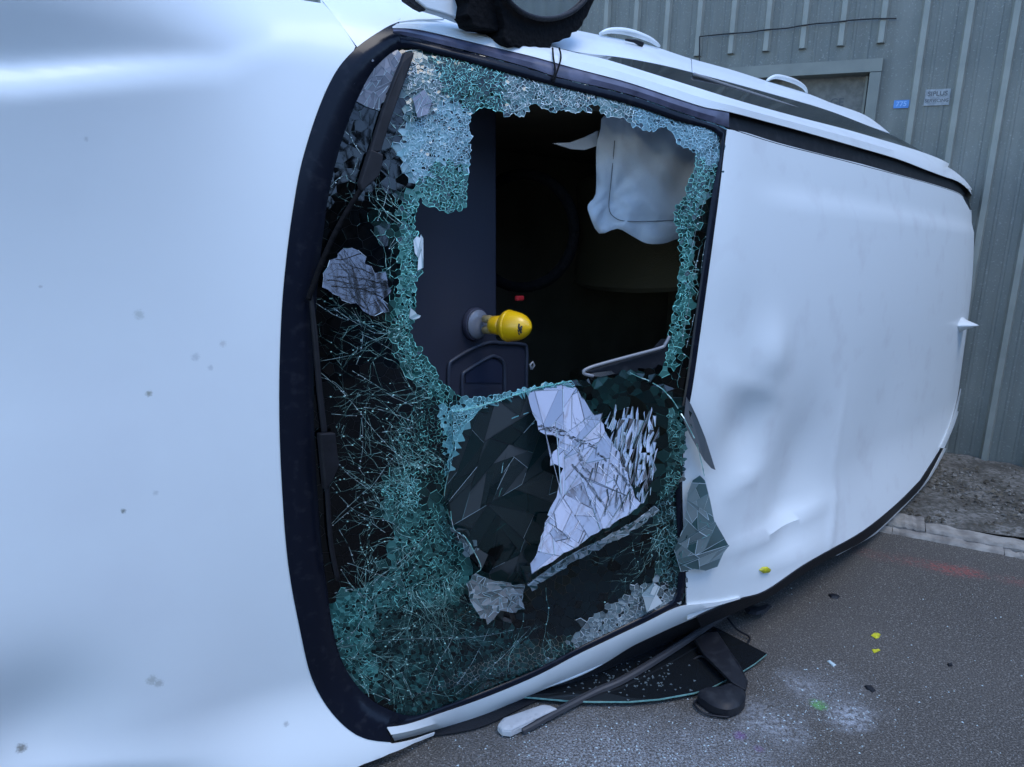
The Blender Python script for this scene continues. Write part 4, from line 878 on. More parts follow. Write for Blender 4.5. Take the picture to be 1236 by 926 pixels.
cand = cand[ok]; cj = cand + rng.normal(0, 3.5, cand.shape); zc_ = zone_of(cj); z0_ = zone_of(cand); hard = np.array([z[1] > 90 or z[0] is FLAP for z in ZP])
zc_ = np.where(hard[z0_] | hard[zc_], z0_, zc_); cs = np.array([z[1] for z in ZP])[zc_]; cs = np.where(cs > 90, cs, np.where(cs < 9, cs*.60, cs)*rng.uniform(.4, 1.55, len(cs)))
order = np.arange(len(cand)); grid = {}; pts = []; pz = []; GS = 12.0
# pack the finest cells first so that dense and open areas meet cleanly
base_ = np.array([z[1] for z in ZP])[zc_]; order = np.argsort(base_ + rng.uniform(0, 2, len(base_)), kind='stable')
for i in order:
    x, y = cand[i]; r = cs[i]
    if r > 90: continue
    gx, gy = int(x//GS), int(y//GS); R_ = int(math.ceil(r/GS)); bad = False
    for ix in range(gx - R_, gx + R_ + 1):
        for iy in range(gy - R_, gy + R_ + 1):
            for (qx, qy, qr) in grid.get((ix, iy), ()):
                if (qx - x)**2 + (qy - y)**2 < (.5*(r + qr)*.95)**2: bad = True; break
            if bad: break
        if bad: break
    if bad: continue
    grid.setdefault((gx, gy), []).append((x, y, r)); pts.append((x, y)); pz.append(zc_[i])
pts = np.array(pts); pz = np.array(pz); npt = len(pts)
# ghost sites inside the hole and outside the frame give cells a clean broken edge
gh = []
for L_ in (resample(HOLE, 4, True),):
    c_ = L_.mean(0)
    for p in L_:
        for s_ in (5.0,):
            d_ = c_ - p; d_ /= np.linalg.norm(d_); q = p + d_*rng.uniform(2.5, 7.5) + rng.normal(0, 1.2, 2); gh.append(q)
gh = np.array(gh); gh = gh[inside(gh, HOLE)]
L_ = resample(outer, 9, True); nrm = np.c_[-(np.roll(L_, -1, 0) - L_)[:, 1], (np.roll(L_, -1, 0) - L_)[:, 0]]; nrm /= np.linalg.norm(nrm, axis=1)[:, None] + 1e-9
s_ = 1 if not inside((L_ + nrm*3)[:1], outer)[0] else -1
go = L_ + nrm*s_*7; gsa = resample([(p[0] - 847, p[1] - 570) for p in SH_A + SH_B], 8); go = go[~inside(go, SH_A) & ~inside(go, SH_B) & ~inside(go, outer)]
sh_gh = []
for sh in (SH_A, SH_B):
    c_ = np.mean(sh, 0)
    for p in resample(sh, 6, True): d_ = p - c_; q = p + d_/np.linalg.norm(d_)*4; sh_gh.append(q)
sh_gh = np.array(sh_gh); sh_gh = sh_gh[~inside(sh_gh, outer) & ~inside(sh_gh, SH_A) & ~inside(sh_gh, SH_B)]
allp = np.vstack([pts, gh, go, sh_gh, [(200, -100), (1000, -100), (1000, 1100), (200, 1100)]])
r_ = delaunay_2d_cdt([Vector(p) for p in allp], [], [], 0, 1e-6)
DV = np.array([tuple(v) for v in r_[0]]); DT_ = np.array([tuple(f) for f in r_[2] if len(f) == 3])
src = np.array([o_[0] if len(o_) else -1 for o_ in r_[3]])
A_, B_, C_ = DV[DT_[:, 0]], DV[DT_[:, 1]], DV[DT_[:, 2]]
dd = 2*(A_[:, 0]*(B_[:, 1] - C_[:, 1]) + B_[:, 0]*(C_[:, 1] - A_[:, 1]) + C_[:, 0]*(A_[:, 1] - B_[:, 1])); dd[np.abs(dd) < 1e-9] = 1e-9
sq = lambda P: (P**2).sum(1)
ccn = np.c_[(sq(A_)*(B_[:, 1] - C_[:, 1]) + sq(B_)*(C_[:, 1] - A_[:, 1]) + sq(C_)*(A_[:, 1] - B_[:, 1]))/dd, (sq(A_)*(C_[:, 0] - B_[:, 0]) + sq(B_)*(A_[:, 0] - C_[:, 0]) + sq(C_)*(B_[:, 0] - A_[:, 0]))/dd]
cen = (A_ + B_ + C_)/3; rad = np.linalg.norm(A_ - cen, axis=1); far = np.linalg.norm(ccn - cen, axis=1) > rad*.75
ccn[far] = cen[far]
tri_of = [[] for _ in range(len(DV))]
for t, tr3 in enumerate(DT_):
    for v in tr3: tri_of[v].append(t)
isite = {}
for v in range(len(DV)):
    if 0 <= src[v] < npt: isite[v] = src[v]
FLa = np.array(FLAP, float)
def lift_px(px):
    """how far the sheet stands off its plane: the torn lower half bellies outwards"""
    px = np.asarray(px, float); L = np.full(len(px), -.001)
    inf = inside(px, FLAP); lav = inside(px, LAV) | inside(px, CHIPS)
    L = np.where(inf, .006 + .06*np.clip(px[:, 1] - 480, 0, 400)*MPP, L)
    L = np.where(inside(px, SH_A) | inside(px, SH_B), .022, L)
    # sheet around the tear sags a little
    L = L - np.where(inf, 0, .012*np.exp(-((px[:, 0] - 520)/40)**2 - ((px[:, 1] - 560)/120)**2))
    return L
MPP = .0021
cells = {k: dict(px=[], F=[], lift=[], frost_sheen=[], tone=[]) for k in ('glass', 'flap')}
site_int = {}
MPP = .0021
seen = set(); edges = {}
for v, sidx in isite.items():
    ts = tri_of[v]; c = DV[v]
    if len(ts) < 3: continue
    ang = np.arctan2(ccn[ts][:, 1] - c[1], ccn[ts][:, 0] - c[0]); ts = [ts[k] for k in np.argsort(ang)]
    P = ccn[ts]; zn = ZP[pz[sidx]]; isf = inside(c[None], FLAP)[0]
    if np.max(np.linalg.norm(P - c, axis=1)) > 3.2*zn[1]: P = c + (P - c)*np.clip(1.6*zn[1]/np.linalg.norm(P - c, axis=1), 0, 1)[:, None]
    site_int[v] = zn
    inset = .93 if zn[1] < 9 else .985
    if not inside(c[None], outer)[0]: continue
    P = c + (P - c)*inset
    tx, ty = .6*rng.normal(0, zn[5]), .6*rng.normal(0, zn[5]) + .6*zn[6]
    if zn[6] > .5: tx, ty = rng.normal(0, zn[5]), zn[6] + rng.normal(0, zn[5])
    K = 'glass'
    D = cells[K]; k = len(D['px']); D['px'] += list(P)
    D['lift'] += list((tx*(P[:, 0] - c[0]) + ty*(P[:, 1] - c[1]))*MPP)
    D['F'].append(tuple(range(k + len(P) - 1, k - 1, -1)))
    fz = zn[3]; lf = .5 + .5*math.sin(c[0]*.13 + 2*math.sin(c[1]*.07))*math.sin(c[1]*.11 + 1.5*math.sin(c[0]*.09)); fr__ = 0 if fz == 0 else float(np.clip(fz*(.45 + 1.0*lf) + rng.normal(0, .05), 0, .9)) if rng.random() > .12 else .04
    D['frost_sheen'].append(fr__); q = rng.random()**1.5*.42; D['tone'].append((*(np.array(zn[4][0])*(1 - q) + np.array(zn[4][1])*q), 1))
# long angular shards: outlines split again and again by straight cracks
def area(P): P = np.asarray(P); return .5*abs(np.sum(P[:, 0]*np.roll(P[:, 1], -1) - np.roll(P[:, 0], -1)*P[:, 1]))
def halve(P, q, n_):
    out = []
    for sgn in (1, -1):
        R_ = []
        for i in range(len(P)):
            a, b_ = P[i], P[(i + 1) % len(P)]; da, db = sgn*np.dot(a - q, n_), sgn*np.dot(b_ - q, n_)
            if da >= 0: R_.append(a)
            if da*db < 0: R_.append(a + (b_ - a)*da/(da - db))
        if len(R_) >= 3: out.append(np.array(R_))
    return out
def shatter(P, target, theta, sd, depth=0):
    cross = .10 if target == 26 else .22
    P = np.asarray(P, float)
    if area(P) < target*rng.uniform(.5, 1.9) or depth > 12: return [P]
    a = math.radians(rng.normal(theta, sd) + (90 if rng.random() < cross else 0)); d_ = np.array([math.cos(a), -math.sin(a)]); n_ = np.array([-d_[1], d_[0]])
    q = P.mean(0) + rng.normal(0, .16, 2)*(P.max(0) - P.min(0)); r = []
    for h in halve(P, q, n_): r += shatter(h, target, theta, sd, depth + 1)
    return r
LAVT = ((.24, .23, .26), (.70, .64, .70))  # pale tones painting the sky's reflection into the flap, STREAK likewise
shard_edges = []
for (poly, targ, th, sd_, slope, y0, wob, frost_sheen, pal, mixk, l0, K) in [
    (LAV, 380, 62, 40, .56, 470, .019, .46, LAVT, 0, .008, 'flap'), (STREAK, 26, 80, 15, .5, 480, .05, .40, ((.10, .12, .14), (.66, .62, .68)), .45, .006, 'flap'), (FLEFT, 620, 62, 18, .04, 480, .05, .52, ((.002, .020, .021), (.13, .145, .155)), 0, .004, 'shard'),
    (LOWEDGE, 20, 40, 50, .2, 600, .2, .55, ((.03, .10, .10), (.72, .74, .76)), .4, .07, 'glass'), (CHIPS, 40, 40, 50, .30, 600, .05, .28, ((.06, .14, .14), (.80, .84, .86)), .3, .05, 'flap'), (SKY_A, 55, 55, 35, .0, 58, .03, .60, ((.13, .14, .17), (.27, .28, .33)), 0, .002, 'glass'), (FLK1, 60, 80, 30, .1, 280, .05, .85, PALE, 0, .004, 'glass'), (FLK2, 60, 80, 30, .1, 370, .05, .85, PALE, 0, .004, 'glass'), (SKY_B, 1100, 30, 50, .24, 300, .003, .06, ((.20, .20, .22), (.30, .30, .33)), 0, .002, 'mirrored'), (SKY_C, 60, 30, 50, .2, 108, .02, .2, LAVT, .1, .003, 'mirrored'),  # SKY_A: grey tone paints in a patch of reflected sky
    (SH_A, 9999, 0, 0, .0, 500, 0, .8, ((.10, .115, .12), (.13, .14, .15)), 0, .024, 'glass'), (SH_B, 170, 75, 40, .0, 500, .045, .50, ((.03, .10, .10), (.34, .42, .43)), 0, .022, 'glass'), (SH_C, 120, 50, 30, .2, 700, .03, .8, PALE, 0, .004, 'glass')]:
    for leaf in shatter(poly, targ, th, sd_):
        c = leaf.mean(0)
        if poly is STREAK and rng.random() < max(.22, (c[0] - 762)/40, (516 - c[1])/24)*.95: continue
        sl_ = 0.0 if rng.random() < mixk else slope; D = cells.setdefault(K, dict(px=[], F=[], lift=[], frost_sheen=[], tone=[])); k = len(D['px'])
        if np.sum(leaf[:, 0]*np.roll(leaf[:, 1], -1) - np.roll(leaf[:, 0], -1)*leaf[:, 1]) < 0: leaf = leaf[::-1]
        P = c + (leaf - c)*.985; tx, ty = rng.normal(0, wob, 2)
        want = l0 + sl_*np.clip(P[:, 1] - y0, -5, 400)*MPP + (tx*(P[:, 0] - c[0]) + ty*(P[:, 1] - c[1]))*MPP
        D['px'] += list(P); D['lift'] += list(want); D['F'].append(tuple(range(k + len(P) - 1, k - 1, -1)))
        D.setdefault('abs', []).extend([True]*len(P)); D['frost_sheen'].append(float(np.clip(frost_sheen + rng.normal(0, .05), 0, .95)) if frost_sheen else 0.0)
        q = rng.random()**(3.2 if poly is FLEFT else 1.0); D['tone'].append((*(np.array(pal[0])*(1 - q) + np.array(pal[1])*q), 1))
        for i in range(len(P)): shard_edges.append((leaf[i], leaf[(i + 1) % len(leaf)], want[i] + .0012, want[(i + 1) % len(P)] + .0012, K, poly))
glass_parts = []
for K in ('glass', 'flap', 'shard', 'mirrored'):
    D = cells[K]
    px = np.array(D['px']); nab = len(D.get('abs', [])); base_l = lift_px(px); base_l[len(px) - nab:] = 0      # shards carry their own stand-off
    P = hit(px, base_l + np.array(D['lift']))
    o = mesh('glass_pieces' if K == 'glass' else 'folded_glass_pieces', VL(P), D['F'], M[K], ws, face_attr={'frost_sheen': ('FLOAT', D['frost_sheen']), 'tone': ('FLOAT_COLOR', D['tone'])})
    tag(o, kind='stuff')
# crack faces along the cell borders
CP, CL, CFc, CT = [], [], [], []; SHA = set()
def ribbon(p, q, w0, w1, tone, lift=.0015):
    p, q = np.asarray(p, float), np.asarray(q, float); d = q - p; L = np.linalg.norm(d)
    if L < .05: return
    n_ = np.array([-d[1], d[0]])/L; k = len(CP)
    CP.extend([p - n_*w0/2, p + n_*w0/2, q + n_*w1/2, q - n_*w1/2]); CL.extend([lift]*4); CFc.append((k, k + 1, k + 2, k + 3)); CT.append((*tone, 1))
emap = {}
for t, tr3 in enumerate(DT_):
    for i in range(3):
        a, b_ = tr3[i], tr3[(i + 1) % 3]; emap.setdefault((min(a, b_), max(a, b_)), []).append(t)
def pick(pal, pw=1.5):
    q = rng.random()**pw; return np.array(pal[0])*(1 - q) + np.array(pal[1])*q
for (a, b_), ts in emap.items():
    if len(ts) != 2: continue
    za, zb = site_int.get(a), site_int.get(b_)
    if za is None and zb is None: continue
    z = za if zb is None else (zb if za is None else (za if za[2]*rng.random() > zb[2]*rng.random() else zb))
    rim = za is None or zb is None
    if rng.random() > z[2]*(1.25 if rim else 1): continue
    p, q = ccn[ts[0]], ccn[ts[1]]
    if not inside(np.array([p, q]), outer).all() and not (inside((p + q)[None]/2, SH_B)[0]): continue
    if inside((p + q)[None]/2, SH_A)[0]: continue
    if np.linalg.norm(p - q) > 2.5*z[1]: continue
    wd = z[7]*(.24 + .80*rng.random()**2)*(1 + (.5 if rim else 0))
    nseg = 1 if z[1] < 9 else 3; prev = p
    for s_ in range(1, nseg + 1):
        t = s_/nseg; cur = p + (q - p)*t + (rng.normal(0, .05*np.linalg.norm(q - p), 2) if s_ < nseg else 0)
        ribbon(prev, cur, wd, wd*rng.uniform(.6, 1.2), pick(z[4])); prev = cur
for (p, q, l0, l1, K, poly) in shard_edges:
    if poly is SKY_A and not inside(np.array([p, q]), inner).all(): continue
    if poly is SH_A or rng.random() < (.86 if poly is FLEFT else .45): continue
    dark = poly is LAV or poly is SKY_B or poly is SKY_A
    k0 = len(CL); wd = rng.uniform(.25, .8) if not dark else rng.uniform(.3, 1.0)
    ribbon(p, q, wd, wd*rng.uniform(.4, 1.2), pick(((.05, .06, .08), (.30, .34, .38)) if dark and rng.random() < .7 else ((.10, .18, .19), (.55, .65, .70))), 0)
    if len(CL) > k0: CL[k0:k0 + 4] = [l0 - .0, l0, l1, l1]; SHA.update(range(k0, k0 + 4))
# dark slivers through the pale reflecting part, and painted reflections of branches in the mirrored sky
def sliver(p, q, w0, w1, tone, lf):
    k0 = len(CL); ribbon(p, q, w0, w1, tone, 0)
    if len(CL) > k0: CL[k0:k0 + 4] = [lf(p), lf(p), lf(q), lf(q)]; SHA.update(range(k0, k0 + 4))
lavl = lambda p: .0105 + .56*max(p[1] - 470, -5)*MPP
for _ in range(130):
    x, y = rng.normal(762, 20), rng.uniform(500, 612)
    a = math.radians(rng.normal(97, 8)); L_ = rng.uniform(6, 26); p = np.array([x, y]); q = p + L_*np.array([math.cos(a), math.sin(a)])
    if inside(np.array([p, q]), LAV).all(): sliver(p, q, rng.uniform(.4, 1.8), rng.uniform(.1, .6), (.008, .018, .02), lavl)
for _ in range(190):
    x, y = rng.uniform(642, 765), rng.uniform(500, 660); a = math.radians(rng.choice([35, 48, 60, 110]) + rng.normal(0, 9)); L_ = rng.uniform(3, 20); p = np.array([x, y]); q = p + L_*np.array([math.cos(a), math.sin(a)])
    if inside(np.array([p, q]), LAV).all(): sliver(p, q, rng.uniform(.2, .9), rng.uniform(.1, .4), pick(((.06, .08, .09), (.80, .80, .84))), lavl)
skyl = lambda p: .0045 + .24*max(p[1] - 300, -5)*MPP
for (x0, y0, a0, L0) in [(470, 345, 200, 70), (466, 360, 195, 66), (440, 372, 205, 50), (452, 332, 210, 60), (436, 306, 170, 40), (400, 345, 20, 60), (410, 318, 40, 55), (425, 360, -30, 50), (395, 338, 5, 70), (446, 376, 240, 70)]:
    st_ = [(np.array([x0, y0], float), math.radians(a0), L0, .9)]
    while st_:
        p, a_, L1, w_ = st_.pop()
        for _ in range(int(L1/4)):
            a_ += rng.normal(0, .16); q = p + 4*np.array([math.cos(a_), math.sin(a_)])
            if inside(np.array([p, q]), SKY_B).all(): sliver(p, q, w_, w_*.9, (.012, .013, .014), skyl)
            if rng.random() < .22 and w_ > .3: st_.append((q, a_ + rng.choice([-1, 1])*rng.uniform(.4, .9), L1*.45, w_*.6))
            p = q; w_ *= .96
for pl in [[(650, 512), (662, 517), (676, 522), (690, 527), (705, 533), (722, 541)], [(690, 560), (706, 578), (722, 600), (732, 612)], [(704, 534), (700, 552), (706, 566), (712, 574)], [(652, 520), (668, 517), (684, 523)], [(722, 548), (736, 560), (748, 572), (760, 588)]]:
    for _ in range(2):
        P = resample(spline(pl, 5), 4) + rng.normal(0, 1.2, 2)
        for i in range(len(P) - 1):
            if rng.random() < .8: sliver(P[i] + rng.normal(0, .6, 2), P[i + 1] + rng.normal(0, .6, 2), rng.uniform(.4, 2.2), rng.uniform(.3, 1.4), pick(((.015, .02, .025), (.2, .22, .26))), lavl)
def crack(pl, w_, pal, wob=1.0, lift=.0018, prob=.85):
    P = resample(spline(pl, 5), 5); off = np.cumsum(rng.normal(0, .35*wob, P.shape), 0); off -= np.linspace(0, 1, len(P))[:, None]*off[-1]
    P = P + off
    for i in range(len(P) - 1):
        if rng.random() < prob: ribbon(P[i], P[i + 1], w_*rng.uniform(.5, 1.4), w_*rng.uniform(.5, 1.4), pick(pal, 1.1), lift)
LONG = ((.10, .20, .21), (.58, .68, .70))
for pl in [[(384, 448), (412, 472), (436, 500), (452, 520), (470, 540), (484, 552)], [(386, 455), (404, 462), (420, 478)], [(425, 448), (448, 462), (466, 474), (490, 486), (508, 494)], [(400, 500), (430, 502)], [(440, 492), (470, 497), (500, 510)],
           [(458, 522), (480, 520), (497, 516)], [(405, 556), (425, 576), (444, 590), (455, 600)], [(400, 588), (420, 610), (440, 622), (470, 630), (484, 640)], [(400, 632), (425, 606), (445, 590), (464, 566), (478, 548)], [(402, 634), (432, 610), (450, 604), (470, 600)],
           [(410, 640), (422, 660), (428, 680)], [(433, 622), (460, 640), (480, 652)], [(436, 505), (437, 540), (434, 565), (440, 574)], [(387, 436), (425, 428), (432, 418)], [(400, 370), (420, 384), (434, 392), (452, 402), (470, 402)], [(378, 364), (400, 378), (420, 386)],
           [(425, 372), (436, 395), (436, 420), (430, 440)], [(434, 402), (455, 412), (480, 428), (496, 446)], [(404, 374), (418, 366), (432, 362), (450, 350)], [(470, 220), (464, 248), (456, 266)], [(432, 190), (425, 210), (410, 215), (396, 232), (388, 260), (380, 305)], [(466, 148), (480, 152), (494, 150)],
           [(416, 158), (424, 166), (430, 176), (436, 186)], [(464, 164), (478, 184), (490, 200), (504, 216)], [(462, 250), (470, 262), (482, 270)], [(478, 286), (470, 300), (482, 290)], [(390, 226), (388, 250), (382, 285)], [(372, 470), (368, 500), (372, 520), (378, 560)], [(368, 405), (372, 430), (366, 452)],
           [(500, 720), (470, 700), (445, 690), (420, 680)], [(440, 722), (420, 700), (412, 688)], [(442, 722), (425, 712), (404, 716)], [(440, 720), (455, 700), (480, 680), (500, 662), (520, 640)], [(445, 725), (480, 705), (505, 680)], [(398, 782), (420, 770), (438, 745), (442, 724)], [(400, 784), (432, 780), (470, 775), (520, 772), (580, 768), (640, 756)],
           [(404, 790), (420, 812), (445, 835), (470, 845)], [(396, 756), (402, 774), (414, 780)], [(500, 852), (494, 830), (485, 812)], [(550, 742), (546, 770), (530, 800), (516, 830)], [(590, 760), (570, 800), (548, 830)], [(640, 758), (610, 790), (580, 815), (550, 838)], [(440, 850), (432, 858)],
           [(545, 500), (548, 530), (544, 560), (540, 600)], [(540, 600), (560, 640), (575, 690)], [(590, 560), (595, 570), (600, 580)], [(583, 545), (590, 560), (597, 572)], [(620, 640), (640, 600), (655, 565)], [(600, 690), (615, 640), (640, 600)], [(600, 660), (612, 628), (622, 604)], [(570, 660), (600, 664), (640, 655)],
           [(850, 240), (835, 300), (840, 320)], [(862, 230), (850, 300), (846, 330)], [(845, 300), (832, 360), (822, 420)], [(838, 380), (828, 420), (818, 460)]]:
    if inside(np.array(pl), LAV).any() or inside(np.array(pl), FLEFT).mean() > .5: continue
    crack(pl, .42, ((.04, .10, .10), (.46, .58, .56)), .8, prob=.93)
    for p_ in resample(pl, 7):
        if rng.random() < .5: k_ = rng.uniform(.4, 1.4); ribbon(p_ - (.7*k_, .1), p_ + (.7*k_, .1), k_, .8*k_, pick(LONG, .6), .0024)
# forking hairline cracks running out of the crushed edges
def spider(p, ang, L_, wd, pal, depth=0):
    p = np.array(p, float); step = 5.0; n_ = int(L_/step)
    for i in range(n_):
        ang += rng.normal(0, .15); q = p + step*np.array([math.cos(ang), math.sin(ang)])
        Q = np.array([p, q])
        if inside(Q, HOLE).any() or inside(Q, FLAP).any() or inside(Q, SKY_B).any() or not inside(Q, inner).all(): return
        w0 = wd*(1 - .7*i/n_)*rng.uniform(.6, 1.3)
        if rng.random() < .93: ribbon(p, q, w0, w0*.9, pick(pal, 1.2)*(1 - .5*i/n_), .0018)
        if rng.random() < .06: k_ = rng.uniform(.6, 1.5); ribbon(q - (.7*k_, 0), q + (.7*k_, 0), 1.1*k_, .9*k_, pick(pal, .5), .0022)
        if depth < 3 and rng.random() < .17: spider(q, ang + rng.choice([-1, 1])*rng.uniform(.35, 1.1), L_*rng.uniform(.25, .6), wd*.7, pal, depth + 1)
        p = q
HAIR = ((.03, .12, .11), (.50, .82, .74))
for (hx, hy, a0, a1, n_, l0, l1) in [(520, 560, 130, 240, 16, 40, 130), (495, 660, 90, 200, 10, 30, 110), (498, 600, 120, 250, 16, 50, 130), (442, 722, 150, 330, 14, 25, 70), (515, 470, 150, 235, 12, 40, 140), (490, 395, 135, 225, 9, 30, 120), (545, 700, 60, 150, 12, 40, 140), (500, 720, 10, 120, 14, 60, 160), (640, 700, 60, 140, 6, 40, 120), (488, 260, 130, 240, 8, 25, 90), (836, 330, -60, 80, 8, 20, 60), (800, 640, 90, 190, 9, 40, 120), (430, 800, -40, 70, 12, 50, 160), (620, 840, 190, 330, 12, 50, 150), (500, 150, 130, 240, 6, 20, 60), (470, 330, 160, 330, 6, 20, 60)]:
    for _ in range(n_): spider((hx + rng.normal(0, 8), hy + rng.normal(0, 8)), math.radians(rng.uniform(a0, a1)), rng.uniform(l0, l1), rng.uniform(.25, .6), HAIR)
# fibrous sparkle inside the crushed areas
for zi, zn in enumerate(ZONES):
    if zn[2] < .55 or zn[1] > 9 or zn[0] is FLAP: continue
    Pz = np.array(zn[0], float); lo2_, hi2_ = Pz.min(0), Pz.max(0); nn_ = int(area(Pz)/ (26 if zn[2] > .78 else 60))
    Q = np.c_[rng.uniform(lo2_[0], hi2_[0], nn_*2), rng.uniform(lo2_[1], hi2_[1], nn_*2)]; Q = Q[(zone_of(Q) == zi) & ~inside(Q, HOLE) & (inside(Q, outer) | inside(Q, SH_B))]
    for c in Q[:nn_]:
        a = rng.uniform(0, math.pi); L_ = rng.uniform(2, 7); d_ = L_*np.array([math.cos(a), math.sin(a)])
        if inside(np.array([c + d_, c - d_]), HOLE).any() or not (inside(np.array([c + d_, c - d_]), outer).all() or inside(c[None], SH_B)[0]): continue
        ribbon(c - d_*.5, c + d_*.5, rng.uniform(.15, .6), rng.uniform(.15, .6), pick((zn[4][0], np.minimum(1, np.array(zn[4][1])*1.2)), .8), rng.uniform(.002, .004))
# pale torn line round the hole and the fold
crack(FLAP[-12:] + FLAP[:1], 1.0, ((.12, .36, .32), (.5, .72, .66)), .8, .006, .95)
crack([(636, 705), (655, 693), (675, 680), (700, 665), (725, 653), (750, 639), (770, 627), (790, 611)], 1.6, ((.45, .55, .6), (.8, .85, .9)), .8, .004, .9)
crack([(545, 498), (575, 491), (600, 484), (640, 470), (690, 460)], 1.2, ((.10, .42, .36), (.4, .75, .66)), .6, .004, .95)
crack([(760, 450), (800, 470), (822, 500), (838, 530), (846, 560), (850, 575)], 1.2, ((.10, .30, .26), (.5, .7, .66)), 1., .024, .9)
px = np.array(CP); lb = lift_px(px); lb[list(SHA)] = 0; P = hit(px, lb + np.array(CL))
ck = mesh('crack_and_reflection_lines', VL(P), [f_[::-1] for f_ in CFc], M['crack'], ws, face_attr={'tone': ('FLOAT_COLOR', CT)}); tag(ck, kind='stuff')
print('cells', npt, 'ribbons', len(CFc))

# ---- torn door mirror hanging above the screen
def mp(px, u): return VL(at_u(px, u))
MU = -.30
tornL = [(560, -14), (566, 4), (564, 17), (569, 24), (571, 30), (580, 34), (590, 35), (601, 38), (606, 34), (607, 18), (604, -14)]
tornM = [(603, -40), (604, 5), (607, 20), (610, 33), (608, 46), (612, 53), (618, 57), (623, 55), (628, 58), (634, 54), (640, 57), (648, 55), (652, 60), (657, 58), (664, 61), (666, 54), (670, 49), (676, 50), (681, 47), (689, 45), (691, 39), (697, 38), (703, 31), (705, 25), (709, 20), (713, 10), (719, -2), (724, -40)]
q = prism(mp(tornM, MU), (0, .0, -.07)); dm = mesh('door_mirror', q[0], q[1], M['torn'], van, bevel=.003)
dm['label'] = 'torn black stump of the upper door mirror'
q = prism(mp(tornL, MU - .02), (0, 0, -.05)); mesh('torn_base', q[0], q[1], M['torn'], dm, bevel=.002)
oval = lambda s, dy=0: [(660 + s*(58)*math.cos(t), -34 + dy + s*57*math.sin(t)) for t in np.linspace(0, 2*math.pi, 48, endpoint=False)]
gq = tube(list(mp(oval(1.0) + oval(1.0)[:1], MU + .012)), .0065, 8, False); mesh('mirror_rim', gq[0], gq[1], M['rubber'], dm, smooth=True)
gl_ = np.array(mp(oval(.95), MU + .006)); q = prism(gl_, (0, 0, -.003)); mg = mesh('mirror_glass', q[0], q[1], M['mirror'], dm)
for pl in ([(667, 58), (668, 70), (670, 86), (666, 98)], [(675, 58), (677, 70), (672, 88), (668, 100)]):
    gq = tube(list(VL(hit(spline(pl, 4), .014))), .0022, 6); mesh('torn_wire', gq[0], gq[1], M['torn'], dm, smooth=True)
sail = [(497, -20), (503, 1), (515, 10.5), (537, 17), (560, 26), (570, 30), (574, 24), (566, 15), (575, 12), (574, 5), (562, -20)]
q = prism(mp(sail, MU - .06), (0, 0, -.03)); mesh('mirror_sail', q[0], q[1], M['paint2'], van, bevel=.004)
wedge = [(484, -20), (492, 0), (505, 9), (513, 13), (515, 9), (505, 0), (500, -20)]
q = prism(mp(wedge, MU - .065), (0, 0, -.02)); mesh('door_seal', q[0], q[1], M['rubber'], van)

# ================================================================== SMALL THINGS
# yellow bulb-shaped ornament stuck on the dash
o0 = loc2world(at_u([(572, 391)], DU + .001))[0]
orn = empty('dash_ornament', tuple(o0)); tag(orn, 'yellow bulb-headed figure on a grey suction cup stuck to the dark dashboard', 'ornament')
tgt = on_plane(622, 394, o0 + VU*.12, np.array([0, 1., 0])); ax = tgt - o0; ax = VU*np.dot(ax, VU) + (ax - VU*np.dot(ax, VU))*1.0
ax /= np.linalg.norm(ax); R3 = Vector(ax).to_track_quat('Z', 'Y').to_matrix().to_4x4(); Rc = Vector(VU).to_track_quat('Z', 'Y').to_matrix().to_4x4()
s1 = 2.05/FPX     # metres per photo pixel at that depth
q = lathe([(.0, 0), (20.5*s1, 0), (21*s1, 3*s1), (20*s1, 7*s1), (.0, 7.5*s1)], 32, Rc); mesh('suction_rim', q[0], q[1], M['cupdark'], orn, smooth=True, bevel=.001)
q = lathe([(.0, 7.2*s1), (18.5*s1, 7.4*s1), (17.8*s1, 9*s1), (9*s1, 10.5*s1), (.0, 11*s1)], 32, Rc); mesh('suction_cup', q[0], q[1], M['cup'], orn, smooth=True)
lens_ = np.linalg.norm(tgt - o0)
pj = lambda P: np.array([PW/2 + FPX*((P - CAM) @ CR)/((P - CAM) @ CF), PH/2 - FPX*((P - CAM) @ CU)/((P - CAM) @ CF)])
pxl = np.linalg.norm(pj(o0 + ax*.1) - pj(o0))/.1      # pixels per metre along the figure's axis
L = lambda p: p/pxl
for k in (-1, 1):
    off = np.array(Rc @ Vector((0, 0, 0))); up_ = VV*k*7*s1
    gq = tube([up_ + ax*L(12), up_*.9 + ax*L(20), up_*.75 + ax*L(27)], [4.5*s1, 5.5*s1, 5*s1], 12); mesh('leg', gq[0], gq[1], M['cream'], orn, smooth=True)
q = lathe([(0, L(20)), (8*s1, L(20.5)), (11*s1, L(23)), (11.5*s1, L(27)), (12*s1, L(31)), (11*s1, L(35)), (0, L(36))], 28, R3); mesh('body', q[0], q[1], M['yellow'], orn, smooth=True)
q = lathe([(0, L(33)), (9*s1, L(34)), (15*s1, L(36)), (18.6*s1, L(39.5)), (19*s1, L(44)), (18*s1, L(49)), (16.6*s1, L(54)), (14*s1, L(59)), (10*s1, L(63)), (5.5*s1, L(65.6)), (2*s1, L(66.6)), (0, L(66.8))], 36, R3); hd_ = mesh('head', q[0], q[1], M['yellow'], orn, smooth=True)
q = lathe([(18.9*s1, L(40.5)), (19.6*s1, L(41.8)), (19.5*s1, L(43.2)), (18.8*s1, L(44.2))], 36, R3); mesh('brim', q[0], q[1], M['yellow'], hd_, smooth=True)
